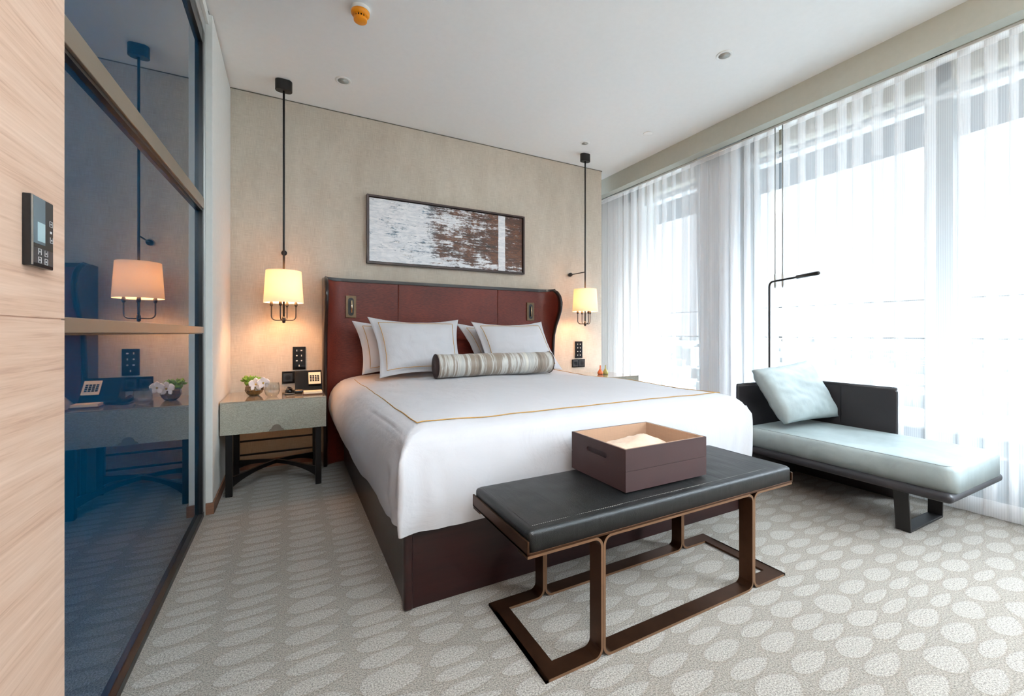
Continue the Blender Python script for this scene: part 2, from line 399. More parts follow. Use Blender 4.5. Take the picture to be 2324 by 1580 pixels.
# ------------------------------------------------------------------ mesh builder
class MB:
    def __init__(s): s.v = []; s.f = []; s.uv = {}
    def box(s, x0, x1, y0, y1, z0, z1):
        b = len(s.v)
        s.v += [(x0, y0, z0), (x1, y0, z0), (x1, y1, z0), (x0, y1, z0), (x0, y0, z1), (x1, y0, z1), (x1, y1, z1), (x0, y1, z1)]
        s.f += [tuple(b+i for i in q) for q in ((3, 2, 1, 0), (4, 5, 6, 7), (0, 1, 5, 4), (1, 2, 6, 5), (2, 3, 7, 6), (3, 0, 4, 7))]
        return s
    def grid(s, pts, nu, nv, closed_u=False):
        b = len(s.v); s.v += [tuple(p) for p in pts]
        for j in range(nv-1):
            for i in range(nu if closed_u else nu-1):
                i2 = (i+1) % nu
                s.f.append((b+j*nu+i, b+j*nu+i2, b+(j+1)*nu+i2, b+(j+1)*nu+i))
        return s
    def lathe(s, prof, c=(0, 0, 0), n=32, axis='z', cap=True):
        pts = []
        for r, h in prof:
            for k in range(n):
                a = 2*PI*k/n; p = (r*math.cos(a), r*math.sin(a), h)
                if axis == 'x': p = (h, p[0], p[1])
                if axis == 'y': p = (p[0], h, p[1])
                pts.append((p[0]+c[0], p[1]+c[1], p[2]+c[2]))
        b = len(s.v); s.grid(pts, n, len(prof), True)
        if cap:
            s.f.append(tuple(b+k for k in range(n))[::-1]); m = b+(len(prof)-1)*n
            s.f.append(tuple(m+k for k in range(n)))
        return s
    def tube(s, path, r, n=10, cap=True):
        P = [Vector(p) for p in path]; b0 = len(s.v); pts = []
        up = Vector((0, 0, 1)); prev = None
        for i, p in enumerate(P):
            d = (P[min(i+1, len(P)-1)]-P[max(i-1, 0)]).normalized()
            if prev is None:
                a = d.orthogonal().normalized()
            else:
                a = (prev-d*prev.dot(d)).normalized()
            prev = a; c = d.cross(a)
            rr = r[i] if isinstance(r, (list, tuple)) else r
            for k in range(n):
                t = 2*PI*k/n; pts.append(p+(a*math.cos(t)+c*math.sin(t))*rr)
        s.grid(pts, n, len(P), True)
        if cap:
            s.f.append(tuple(b0+k for k in range(n))[::-1]); m = b0+(len(P)-1)*n
            s.f.append(tuple(m+k for k in range(n)))
        return s
    def prism(s, poly, h0, h1, plane='xy'):
        n = len(poly); b = len(s.v)
        def mk(p, h): return {'xy': (p[0], p[1], h), 'xz': (p[0], h, p[1]), 'yz': (h, p[0], p[1])}[plane]
        s.v += [mk(p, h0) for p in poly]+[mk(p, h1) for p in poly]
        s.f.append(tuple(b+i for i in range(n))[::-1]); s.f.append(tuple(b+n+i for i in range(n)))
        for i in range(n): s.f.append((b+i, b+(i+1) % n, b+n+(i+1) % n, b+n+i))
        return s
    def strip(s, path, y0, y1, th, plane='xz'):
        # flat bar bent along a 2D path (x,z), width y0..y1, thickness th
        P = [Vector(p) for p in path]; L = []; R = []
        for i, p in enumerate(P):
            d = (P[min(i+1, len(P)-1)]-P[max(i-1, 0)]).normalized(); nrm = Vector((-d.y, d.x))
            L.append(p+nrm*th/2); R.append(p-nrm*th/2)
        n = len(P); b = len(s.v)
        for y in (y0, y1):
            for q in L: s.v.append((q.x, y, q.y))
            for q in R: s.v.append((q.x, y, q.y))
        for i in range(n-1):
            s.f += [(b+i, b+i+1, b+n+i+1, b+n+i), (b+2*n+i+1, b+2*n+i, b+3*n+i, b+3*n+i+1),
                    (b+i+1, b+i, b+2*n+i, b+2*n+i+1), (b+n+i, b+n+i+1, b+3*n+i+1, b+3*n+i)]
        s.f += [(b, b+n, b+3*n, b+2*n), (b+n-1, b+3*n-1, b+4*n-1, b+2*n-1)]
        s.edge = True
        return s
    def build(s, name, mat, parent=None, o=None, bevel=0, seg=2, smooth=False, sub=0, label=None, autosm=None, kind=None):
        me = bpy.data.meshes.new(name)
        O = Vector(o) if o is not None else (Vector(parent['_o']) if parent is not None and '_o' in parent else Vector((0, 0, 0)))
        me.from_pydata([tuple(Vector(v)-O) for v in s.v], [], s.f); me.update()
        bm = bmesh.new(); bm.from_mesh(me); bmesh.ops.recalc_face_normals(bm, faces=bm.faces); bm.to_mesh(me); bm.free()
        ob = bpy.data.objects.new(name, me); COL.objects.link(ob)
        if mat is not None: me.materials.append(mat)
        if parent is not None: ob.parent = parent
        if parent is None: ob.location = O
        ob['_o'] = tuple(O)
        if getattr(s, 'edge', False):
            me.materials.append(M['bronze_edge'])
            for p in me.polygons:
                if abs(p.normal.y) > .9: p.material_index = 1
        if smooth:
            for p in me.polygons: p.use_smooth = True
        if bevel:
            md = ob.modifiers.new('bevel', 'BEVEL'); md.width = bevel; md.segments = seg; md.limit_method = 'ANGLE'; md.angle_limit = math.radians(40)
            for p in me.polygons: p.use_smooth = True
            md.harden_normals = False
            w_ = ob.modifiers.new('wn', 'WEIGHTED_NORMAL')
        if sub:
            md = ob.modifiers.new('sub', 'SUBSURF'); md.levels = sub; md.render_levels = sub
        if autosm:
            me.set_sharp_from_angle(angle=math.radians(autosm))
        if label: ob['label'] = label
        if kind: ob['kind'] = kind
        return ob

def thing(name, label, cat, loc, group=None):
    o = bpy.data.objects.new(name, None); COL.objects.link(o); o.empty_display_size = .05
    o.location = loc; o['_o'] = tuple(loc); o['label'] = label; o['category'] = cat
    if group: o['group'] = group
    return o
def tag(o, label, cat, group=None):
    o['label'] = label; o['category'] = cat
    if group: o['group'] = group
    return o
def struct(mb, name, mat, **kw):
    o = mb.build(name, mat, **kw)
    if o.parent is None: o['kind'] = 'structure'
    return o
def copy_tree(root, dv, label=None, group=None):
    r = root.copy(); COL.objects.link(r); r.location = Vector(root.location)+Vector(dv)
    if label: r['label'] = label
    if group: r['group'] = group
    def rec(src, dst):
        for ch in list(src.children):
            c = ch.copy(); COL.objects.link(c); c.parent = dst
            rec(ch, c)
    rec(root, r); return r
def arc(c, r, a0, a1, n=8):
    return [(c[0]+r*math.cos(a0+(a1-a0)*i/n), c[1]+r*math.sin(a0+(a1-a0)*i/n)) for i in range(n+1)]

# ================================================================== SETTING
CZ = 2.89; BY = -2.6; WX = 3.75
struct(MB().box(-.62, 3.80, BY, 4.5, -.06, 0), 'floor', M['carpet'])
struct(MB().box(-.62, 3.36, BY, 4.5, CZ, CZ+.08), 'ceiling', M['ceiling'])
# head wall: stops short of the ceiling by a shadow gap
struct(MB().box(-.62, 3.149, 3.8, 4.0, 0, CZ-.009), 'wall_head', M['linen'])
struct(MB().box(-.395, 3.160, 3.803, 4.0, CZ-.0085, CZ), 'trim_1', M['gapdark'])
struct(MB().box(-.60, -.392, 2.962, 3.799, 0, CZ-.02), 'wall_left', M['white_wall'], bevel=.003)
struct(MB().box(-.60, -.412, 2.962, 3.799, CZ-.02, CZ), 'trim_2', M['gapdark'])
struct(MB().box(-.60, -.398, BY, 1.165, 0, 1.0655).box(-.60, -.398, BY, 1.165, 1.0685, CZ-.01).box(-.60, -.401, BY, 1.160, 0, CZ-.01), 'wall_wood_panel', M['oak'])
struct(MB().box(-.62, 3.149, BY-.1, BY, 0, CZ), 'wall_back', plain('rear_wall_taupe', (140, 134, 126), .8))
struct(MB().box(3.149, 3.85, BY-.1, BY, 0, CZ), 'wall_back_return', M['white_wall'])
# right: alcove beyond the head wall and the soffit over the curtains
struct(MB().box(3.149, 3.85, 4.34, 4.5, 0, CZ), 'wall_alcove', M['white_wall'])
struct(MB().box(3.34, 3.44, BY, 4.34, 2.705, CZ+.08), 'trim_3', M['soffit'])
struct(MB().box(3.44, 3.80, BY, 4.34, 2.86, CZ+.08), 'trim_4', M['ceiling'])
# skirting
struct(MB().box(-.392, 3.149, 3.785, 3.80, 0, .065), 'baseboard_head', M['brown_trim'])
struct(MB().box(-.392, -.384, 2.962, 3.785, 0, .065).box(-.43, -.384, 2.952, 2.962, 0, .065), 'baseboard_left', M['brown_trim'])

# ---- navy glass partition
struct(MB().box(-.470, -.448, 1.10, 2.905, .03, 2.70), 'wall_glass', M['navy_glass'])
pf = struct(MB().box(-.50, -.428, BY, 2.955, 0, .028).box(-.50, -.430, 2.900, 2.935, .028, 2.74).box(-.50, -.4305, 1.10, 2.900, 2.665, 2.74), 'trim_5', M['dark_frame'], bevel=.002)
struct(MB().box(-.60, -.424, 2.935, 2.961, 0, 2.81).box(-.60, -.4245, 1.10, 2.935, 2.74, 2.81), 'trim_6', M['alu'], bevel=.002)
struct(MB().prism([(1.10, 1.655), (2.91, 1.735), (2.91, 1.797), (1.10, 1.715)], -.449, -.424, 'yz'), 'trim_7', M['beam'], bevel=.002)
struct(MB().prism([(1.10, 1.655-.012), (2.91, 1.735-.012), (2.91, 1.735), (1.10, 1.655)], -.449, -.432, 'yz'), 'trim_beam_shade', M['dark_frame'])  # shade under the slanted beam, put in as a dark strip
struct(MB().box(-.449, -.424, 1.10, 2.91, 1.040, 1.0745), 'trim_9', M['beam'], bevel=.002)
struct(MB().box(-.449, -.432, 1.10, 2.91, 1.035, 1.040), 'trim_bar_shade', M['dark_frame'])  # thin dark strip standing in for shade below the mid bar

struct(MB().box(-.60, -.410, 1.10, 2.961, 2.8105, 2.87), 'wall_bulkhead', M['white_wall'])
struct(MB().box(-.60, -.425, 1.10, 2.961, 2.87, CZ), 'trim_18', M['gapdark'])
# ---- window wall
mull = [(3.742, 4.34), (2.389, 2.906), (1.085, 1.223), (-.35, -.21), (-1.75, -1.61)]
fr = MB()
for a, b in mull[1:]: fr.box(WX, WX+.10, a, b, 0, 2.86)
fr.box(WX, WX+.10, BY, BY+.15, 0, 2.86)
struct(fr, 'trim_11', M['frame_grey'], bevel=.004)
struct(MB().box(WX, WX+.2, 3.742, 4.34, 0, 2.86), 'wall_window_side', M['white_wall'])
struct(MB().box(WX-.01, WX+.10, BY, 3.742, .40, .416).box(WX-.005, WX+.1, BY, 3.742, .285, .30), 'trim_12', M['frame_white'])
struct(MB().box(WX+.01, WX+.09, BY, 3.742, .03, .40), 'wall_sill', M['spandrel'])
struct(MB().box(WX-.03, WX+.10, BY, 3.742, 0, .03), 'baseboard_window', M['frame_white'])
struct(MB().box(WX-.01, WX+.10, BY, 3.742, 2.55, 2.585), 'trim_13', M['frame_white'])
struct(MB().box(WX+.0, WX+.12, BY, 4.34, 2.665, 2.87), 'trim_14', M['header_beige'])
bays = [(2.906, 3.742), (1.223, 2.389), (-.21, 1.085), (-1.61, -.35), (BY+.15, -1.75)]
for i, (a, b) in enumerate(bays):
    struct(MB().box(WX+.045, WX+.053, a, b, .416, 2.665), 'window_%d' % (i+1), M['glass'])
# ---- balcony outside
struct(MB().box(WX+.10, 5.12, BY-.5, 7, -.12, -.02), 'trim_15', M['concrete'])
struct(MB().box(WX+.12, 5.1, -.46, -.36, -.02, 2.95), 'trim_light_block', M['concrete'])  # unseen fin wall added to keep side light off the curtains
struct(MB().box(WX+.12, 5.0, -.36, 7, 2.70, 2.95), 'trim_16', M['concrete'])
bal = thing('balcony_balustrade', 'frameless glass balustrade with thin steel rails outside the windows', 'railing', (5.05, 2, -.02))
MB().box(5.04, 5.052, BY-.5, 7, -.02, .985).build('glass_panel', M['glass_rail'], bal)
MB().box(5.025, 5.065, BY-.5, 7, .985, .999).build('handrail', M['rail'], bal)
MB().box(5.035, 5.055, BY-.5, 7, 1.333, 1.343).build('upper_rail', M['rail'], bal)
for yy in (-1.2, .1, 1.35, 2.55, 2.85, 4.3, 4.6, 6):
    MB().lathe([(.022, 0), (.022, .03)], (5.01, yy, .955), 12, 'x').build('clamp', M['rail'], bal)
# ---- the city far below
struct(MB().box(30, 5000, -3500, 3500, -92, -90), 'ground', M['ground'])
cb = MB()
for i in range(900):
    d = 700+2400*random.random()**1.4; a = random.uniform(-.9, 1.5)
    x = d*math.cos(a); y = d*math.sin(a)
    if x < 90: continue
    wv = random.uniform(12, 34); dv = random.uniform(12, 30); h = random.uniform(5, 20) if random.random() < .985 else random.uniform(30, 60)
    cb.box(x, x+wv, y, y+dv, -90, -90+h)
c_ = cb.build('distant_buildings', M['city']); c_['kind'] = 'stuff'; tag(c_, 'hazy pale city buildings far below beyond the balcony', 'buildings')

# ================================================================== CURTAINS
def curtain(name, ya, yb, x0, amp, z0, z1, mat, label, cat, parent=None, seed=1, pleat=.105, tuck=.034, waver=.004, group=None, path_fn=None):
    """pleated hanging sheet: flat runs joined by narrow overlapping tucks"""
    rnd = random.Random(seed); path = []; y = ya
    while y < yb:
        L = pleat*rnd.uniform(.75, 1.25); t = tuck*rnd.uniform(.6, 1.5); a = amp*rnd.uniform(.7, 1.1)
        path += [(y, x0), (y+L*.35, x0-.006*rnd.random()), (y+L*.7, x0+.004), (y+L, x0-.004)]
        path += [(y+L+.006, x0+a*.5), (y+L-t*.5, x0+a), (y+L-t, x0+a*1.15), (y+L-t*.9, x0+a*1.4), (y+L, x0+a*1.35), (y+L+.004, x0+a*.9)]
        y += L
    P = [Vector((p[1], p[0], 0)) for p in path]
    # smooth
    Q = []
    for i in range(len(P)-1):
        p0, p1, p2, p3 = P[max(i-1, 0)], P[i], P[i+1], P[min(i+2, len(P)-1)]
        for k in range(2):
            t = k/2; Q.append(.5*((2*p1)+(p2-p0)*t+(2*p0-5*p1+4*p2-p3)*t*t+(3*p1-p0-3*p2+p3)*t**3))
    nz = 15; pts = []; us = [0]
    for i in range(1, len(Q)): us.append(us[-1]+(Q[i]-Q[i-1]).length)
    mb = MB()
    for j in range(nz):
        z = z0+(z1-z0)*j/(nz-1); k = (1-j/(nz-1))
        for i, q in enumerate(Q):
            dx = waver*k*math.sin(i*.11+seed)*math.sin(z*1.7+i*.07); dy = waver*k*1.2*math.sin(i*.085+z*1.1+seed*2)
            pts.append((q.x+dx, q.y+dy, z))
    n = len(Q); mb.grid(pts, n, nz)
    ob = mb.build(name, mat, parent, smooth=True)
    me = ob.data; uvl = me.uv_layers.new(name='UVMap')
    for lp in me.loops:
        vi = lp.vertex_index; uvl.data[lp.index].uv = (us[vi % n], z0+(z1-z0)*(vi//n)/(nz-1))
    if parent is None: tag(ob, label, cat, group)
    return ob
sh1 = thing('sheer_curtain', 'sheer white pleated curtain between the right pendant lamp and the floor lamp', 'curtain', (3.5, 3.1, 0), 'sheer curtains along the window wall')
sh2 = thing('sheer_curtain', 'sheer white pleated curtain directly behind the grey chaise', 'curtain', (3.5, .5, 0), 'sheer curtains along the window wall')
curtain('cloth', 2.018, 4.24, 3.49, .030, .006, 2.70, M['sheer'], '', '', sh1, seed=3)
curtain('cloth', .15, 1.90, 3.49, .030, .006, 2.70, M['sheer'], '', '', sh2, seed=8, pleat=.12)
for par, yy in ((sh1, 2.029), (sh2, 1.970)):
    MB().tube([(3.455, yy, 2.69), (3.455, yy, 1.46)], .0035, 8).lathe([(.004, 1.40), (.008, 1.42), (.008, 1.50), (.004, 1.52)], (3.455, yy, 0), 10).build('draw_wand', M['steel'], par, smooth=True)
struct(MB().box(3.475, 3.545, BY+.05, 4.3, 2.70, 2.715), 'trim_17', M['white_plastic'])
curtain('drape', 2.44, 2.86, 3.60, .05, .01, 2.84, M['drape'], 'grey opaque drape stacked in folds behind the sheer curtain', 'curtain', seed=5, pleat=.085, tuck=.05, waver=.02)

# ================================================================== PENDANT LIGHTS
def pendant(cx, cyy, ball, label):
    r = thing('pendant_lamp', label, 'lamp', (cx, cyy, 1.11), 'pendant lamps beside the bed')
    MB().prism([(cx+p[0], cyy+p[1]) for p in [(.048, -.026)]+arc((.022, 0), .034, -PI/2, PI/2, 10)+arc((-.022, 0), .034, PI/2, 1.5*PI, 10)][1:], 2.815, CZ, 'xy').build('ceiling_canopy', M['black_metal'], r, bevel=.002)
    MB().tube([(cx, cyy, 2.82), (cx, cyy, 1.12)], .0075, 12).build('rod', M['black_metal'], r, smooth=True)
    bx, bz = ball
    MB().tube([(cx, cyy, bz+.0), (bx, 3.775, bz-.0)], .005, 10).build('wall_bracket', M['black_metal'], r, smooth=True)
    bkt = MB().lathe([(.006, 3.745), (.019, 3.755), (.021, 3.775), (.017, 3.799)], (bx, 0, bz), 20, 'y').build('wall_mount', M['black_metal'], r, smooth=True)
    # shade: two walls, slightly tapered
    pr = []
    for (rr, z) in ((.128, 1.262), (.1145, 1.492)):
        pr.append((rr, z))
    n = 48; mb = MB()
    mb.lathe([(.131, 1.262), (.1165, 1.492), (.1145, 1.492), (.1290, 1.262), (.131, 1.262)], (cx, cyy, 0), n, cap=False)
    mb.build('lamp_shade', M['shade'], r, smooth=True, autosm=40)
    MB().lathe([(.1165, 1.488), (.1165, 1.494), (.008, 1.494)], (cx, cyy, 0), n, cap=False).build('shade_spider', M['shade'], r)
    # arms
    for a in (PI*.08, PI*.42, PI*.92, PI*1.42):
        ca, sa = math.cos(a), math.sin(a); R = .082
        pth = [(.006, 1.135)]+[(R-.03+.03*math.sin(t), 1.135+.03-.03*math.cos(t)) for t in [i*PI/2/6 for i in range(7)]]+[(R, 1.25), (R, 1.27)]
        MB().tube([(cx+q[0]*ca, cyy+q[0]*sa, q[1]) for q in pth], .0045, 8).build('arm', M['black_metal'], r, smooth=True)
        MB().lathe([(.006, 1.235), (.011, 1.245), (.011, 1.262), (.008, 1.27), (.008, 1.30)], (cx+R*ca, cyy+R*sa, 0), 12).build('socket', M['black_metal'], r, smooth=True)
    MB().lathe([(.004, 1.112), (.011, 1.118), (.011, 1.15), (.0075, 1.16)], (cx, cyy, 0), 16).build('hub', M['black_metal'], r, smooth=True)
    for dz, en, sz in ((1.375, 5.6, .035),):
        ld = bpy.data.lights.new('bulb', 'POINT'); ld.energy = en*1.7; ld.color = (1, .50, .23); ld.shadow_soft_size = sz
        lo = bpy.data.objects.new('bulb_light', ld); COL.objects.link(lo); lo.parent = r; lo.location = (0, 0, dz-1.11)
    return r
pendant(-.037, 3.53, (-.037, 1.668), 'black pendant lamp with lit cream shade hanging over the left nightstand')
pendant(2.711, 3.53, (2.698, 1.672), 'black pendant lamp with lit cream shade beside the curtains, right of the headboard')

# ================================================================== BED
BX0, BX1, BY0, BY1 = .376, 2.372, 1.575, 3.64
bed = thing('bed', 'king bed with dark wood base and curved oxblood leather headboard', 'bed', (1.37, 2.6, 0))
MB().box(BX0+.012, BX1-.012, BY0+.012, BY1, .0, .300).build('base', M['bed_wood'], bed, bevel=.003)
for xx in (BX0, BX1-.035):
    MB().box(xx, xx+.035, BY0, BY0+.035, 0, .302).build('corner_post', M['bed_wood'], bed, bevel=.012, seg=4)
MB().box(BX0+.03, BX1-.03, BY0+.03, BY1, .300, .315).build('base_rim', M['black_lacquer'], bed)
MB().box(BX0+.06, BX1-.06, BY0+.06, BY1, .315, .62).build('mattress', M['bedding'], bed, bevel=.05, seg=4)
# headboard
HX0, HX1, HYF = .235, 2.385, 3.69
def hdepth(z):
    tb = [(0, 3.60), (.6, 3.62), (.85, 3.62), (1.02, 3.605), (1.12, 3.565), (1.20, 3.515), (1.27, 3.482), (1.336, 3.470), (1.40, 3.495), (1.44, 3.535), (1.475, 3.62)]
    for (a, b), (c, d) in zip(tb, tb[1:]):
        if a <= z <= c: t = (z-a)/(c-a); t = t*t*(3-2*t) if False else t; return b+(d-b)*t
    return tb[-1][1]
def hpath(z, inset=0, ne=14):
    """plan curve of the front leather face at height z, left wing tip -> right wing tip"""
    Rr = .16; yd = hdepth(z); pts = []
    # wing drawn as a quarter ellipse from back plane to the wing tip
    hx0, hx1 = HX0+.022+inset, HX1-.022-inset
    dy = HYF-yd
    for i in range(ne+1):
        t = i/ne; ang = t*PI/2
        pts.append((hx0+(Rr)*(1-math.sin(PI/2-ang))*1.0 if False else hx0+Rr*(1-math.cos(ang)), yd+dy*math.sin(ang)))
    mid = [(hx0+Rr+(hx1-hx0-2*Rr)*i/30, HYF) for i in range(1, 30)]
    rt = [(hx0+hx1-p[0], p[1]) for p in reversed(pts)]
    return pts+mid+rt
zs = [0, .2, .4, .6, .75, .85]+[.9+.02*i for i in range(29)]
zs = [z for z in zs if z < 1.462]+[1.462]
pp = [hpath(z) for z in zs]; nu = len(pp[0])
front = [(p[0], p[1], z) for z, row in zip(zs, pp) for p in row]
MB().grid(front, nu, len(zs)).build('headboard_leather', M['leather_red'], bed, smooth=True)
# shell behind the leather in dark lacquer: outer surface
back = []
for z, row in zip(zs, pp):
    yd = hdepth(z); r_ = []
    for (x, y) in row:
        t = (x-HX0)/(HX1-HX0)
        r_.append((HX0 if x < HX0+.10 else (HX1 if x > HX1-.10 else x), y if (x < HX0+.06 or x > HX1-.06) else 3.775, z))
    back += r_
mbk = MB(); mbk.box(HX0, HX0+.012, 3.60, 3.79, 0, 1.45)
mb = MB()
# side panels following the wing profile
for xa, xb in ((HX0, HX0+.024), (HX1-.024, HX1)):
    poly = [(3.79, 0)]+[(hdepth(z)-.004, z) for z in zs]+[(3.70, 1.483), (3.79, 1.483)]
    mb.prism(poly, xa, xb, 'yz')
mb.box(HX0+.02, HX1-.02, 3.72, 3.79, 0, 1.47)
mb.build('headboard_frame', M['trim_wood'], bed, bevel=.002)
# dark edge bands: follow wing tips and the crest
for side in (0, 1):
    path = [((HX0+.013) if side == 0 else (HX1-.013), hdepth(z)-.002, z) for z in zs]
    MB().tube(path, .0155, 10).build('wing_edge', M['trim_wood'], bed, smooth=True)
crest = [(p[0], p[1]-.004, 1.470) for p in hpath(1.462, -.012)]
mbc = MB()
pc = []
for (x, y, z) in crest:
    yb = max(y+.03, min(3.79, y+.03)); pc.append((x, y, z))
cr_f = [(x, y-.006) for x, y, z in crest]; cr_b = [(min(max(x, HX0), HX1), 3.79) for x, y, z in crest]
n_ = len(cr_f); base_i = 0
mbc.v = [(a[0], a[1], 1.458) for a in cr_f]+[(a[0], a[1], 1.484) for a in cr_f]+[(b[0], b[1], 1.484) for b in cr_b]+[(b[0], b[1], 1.458) for b in cr_b]
for i in range(n_-1):
    for k in range(4):
        k2 = (k+1) % 4; mbc.f.append((k*n_+i, k*n_+i+1, k2*n_+i+1, k2*n_+i))
mbc.f += [(0, n_, 2*n_, 3*n_), (n_-1, 4*n_-1, 3*n_-1, 2*n_-1)]
mbc.build('crest_rail', M['trim_wood'], bed, bevel=.004)
for x in (.833, 1.784):
    MB().tube([(x, HYF-.001, .6), (x, HYF-.001, 1.456)], .005, 8).build('leather_seam', M['leather_red'], bed, smooth=True)
# recessed reading lights
for x0, x1 in ((.405, .485), (2.103, 2.186)):
    zc = 1.255; xc = (x0+x1)/2
    pl_ = MB().box(x0, x1, 3.676, 3.689, 1.165, 1.345).build('reading_light', M['brass'], bed, bevel=.002, label='brass recessed reading light plate')
    rr = .022
    MB().prism([(xc+rr*math.cos(a), zc+.052+rr*math.sin(a)) for a in [i*PI/8 for i in range(9)]]+[(xc+rr*math.cos(a), zc-.052+rr*math.sin(a)) for a in [PI+i*PI/8 for i in range(9)]], 3.6745, 3.677, 'xz').build('recess', M['black_lacquer'], pl_)
    MB().tube([(xc+.005, 3.668, zc-.05), (xc+.005, 3.668, zc+.05)], .0075, 12).build('light_stem', M['bright_brass'], pl_, smooth=True)

# ---- duvet
DX0, DX1, DY0, DY1 = .362, 2.372, 1.552, 3.64
from mathutils import noise as mnoise
def nse(x, y, z, s=1.0): return mnoise.noise(Vector((x*s, y*s, z*s)))
prof = [(-.004, .300), (-.008, .335), (-.010, .38), (-.010, .43), (-.009, .48), (-.007, .53), (-.003, .57), (.004, .605), (.016, .634), (.034, .654), (.06, .668), (.10, .679), (.16, .687), (.24, .694), (.35, .700), (.50, .704), (.70, .707), (1.0049, .709)]
def duvet_top(x, y):
    d = min(x-DX0, DX1-x, y-DY0)
    for (a, b), (c, e) in zip(prof[7:], prof[8:]):
        if a <= d <= c: return b+(e-b)*(d-a)/(c-a)
    return prof[-1][1] if d > .9 else .6
def rrect(x0, x1, y0, y1, r, n=110, nc=10):
    """open path: back-left -> front-left corner -> front-right corner -> back-right (fixed vertex count)"""
    P = []
    for i in range(n): P.append((x0, y1+(y0+r-y1)*i/n))
    P += [(x0+r+r*math.cos(a), y0+r+r*math.sin(a)) for a in [PI+PI/2*i/nc for i in range(nc)]]
    for i in range(n): P.append((x0+r+(x1-x0-2*r)*i/n, y0))
    P += [(x1-r+r*math.cos(a), y0+r+r*math.sin(a)) for a in [1.5*PI+PI/2*i/nc for i in range(nc)]]
    for i in range(n+1): P.append((x1, y0+r+(y1-y0-r)*i/n))
    return P
pts = []; rows = 0
fine = []
for (a, b), (c, e) in zip(prof, prof[1:]):
    for k in range(3): t = k/3; fine.append((a+(c-a)*t, b+(e-b)*t))
fine.append(prof[-1])
for d, z in fine:
    r = min(.014+max(0, d)*.35, max(.0002, (1.005-d)*.9))
    P = rrect(DX0+d, DX1-d, DY0+d, DY1, r)
    for (x, y) in P:
        sidew = 1 if d < .05 else max(0, 1-(d-.05)/.15)
        # the left flank billows out towards the head
        zz = z
        bul = 0
        if x < DX0+.3:
            t = min(1, max(0, (y-1.6)/1.0)); bul = .085*t*t*(3-2*t)*max(0, math.sin(min(1, max(0, (z-.26)/.42))*PI*.93))*sidew
            x -= bul
        if x > DX1-.3 and False: pass
        nn = nse(x, y, z, 3.2)*.010+nse(x+3, y, z*.6, 9)*.004
        if d < .03:
            # soft vertical drape folds
            if y > DY0+.05:
                nn += .006*math.sin(y*11+z*3)*max(0, (.6-z)/.3)
                if x < 1.3: x -= nn
                else: x += nn
            else: y -= nn+.010*math.exp(-((z-.50)/.10)**2)
            if z < .30: zz = z+.012*nse(x, y, 0, 4)
            for cx_, sg in ((DX0, -1), (DX1, 1)):
                dc = math.hypot(x-cx_, y-DY0); low = min(1, max(0, (.63-z)/.06))
                pk = .012*math.exp(-(dc/.022)**2)*low
                x += sg*pk; y -= pk*1.3
                if y > DY0+.02: x -= sg*low*(.014*math.exp(-((y-DY0-.065)/.03)**2)+.008*math.exp(-((y-DY0-.17)/.03)**2)*(1 if z < .5 else .3))*(1 if abs(x-cx_) < .1 else 0)
                elif abs(x-cx_) < .3: y += low*(.010*math.exp(-((abs(x-cx_)-.07)/.035)**2)+.005*math.exp(-((abs(x-cx_)-.16+.2*(z-.4))/.025)**2))
        else:
            zz += (nse(x, y, 0, 2.0)*.010+nse(x, y, 5, 7)*.004)*min(1, d/.1)
        pts.append((x, y, zz))
    rows += 1
nuu = len(rrect(0, 1, 0, 1, .01)); mb = MB(); mb.grid(pts, nuu, rows)
# corner pleats
def flap(xc, yc, dirx, diry, lift, mirror=1):
    P = []; nz_ = 14; nn_ = 6
    for j in range(nz_):
        z = .30+(.60-.30)*j/(nz_-1); wd = (.075*(1-j/(nz_-1))**.6+.008)
        for i in range(nn_):
            t = i/(nn_-1)
            P.append((xc+dirx*wd*t, yc+diry*wd*t+lift*math.sin(t*PI)*.5*(1+.4*math.sin(z*30)), z))
    mb.grid(P, nn_, nz_)

duvet = mb.build('duvet', M['bedding'], o=(1.37, 2.6, .31), smooth=True)
tag(duvet, 'white duvet with gold stitched border tucked over the bed', 'duvet')
# side flap at the far right foot corner
P = []
for j in range(16):
    z = .345+.27*j/15; bw = .055*math.sin(PI*(1-j/15)**.8*.92+.0)
    for i in range(7):
        t = i/6; P.append((DX1-.012+(.008+max(0, bw))*t, DY0+.012-.012*math.sin(t*PI)+.003*math.sin(z*40), z))
cf = MB().grid(P, 7, 16).build('corner_fold', M['bedding'], duvet, smooth=True)
md = cf.modifiers.new('sol', 'SOLIDIFY'); md.thickness = .006
def ribbon(path_xyz, w_, nrm_fn=None):
    mb_ = MB(); P_ = [Vector(p) for p in path_xyz]; pts_ = []
    for i, p in enumerate(P_):
        d_ = (P_[min(i+1, len(P_)-1)]-P_[max(i-1, 0)]).normalized(); nn_ = nrm_fn(i) if nrm_fn else Vector((0, 0, 1))
        s_ = d_.cross(nn_).normalized()*w_/2; pts_ += [p-s_, p+s_]
    return mb_.grid(pts_, 2, len(P_))
IN = .088
def dz(x, y): return duvet_top(x, y)+nse(x, y, 0, 2.0)*.010+nse(x, y, 5, 7)*.004+.0045
ln = [(DX0+IN, 3.5+(DY0+.115-3.5)*i/80) for i in range(81)]+[(DX0+IN+(DX1-DX0-2*IN)*i/90, DY0+.115) for i in range(91)]+[(DX1-IN, DY0+.115+(3.5-DY0-.115)*i/80) for i in range(81)]
MB.tube(MB(), [(x, y, dz(x, y)-.001) for x, y in ln], .0023, 6).build('border_stitching', M['gold_thread'], duvet, smooth=True)

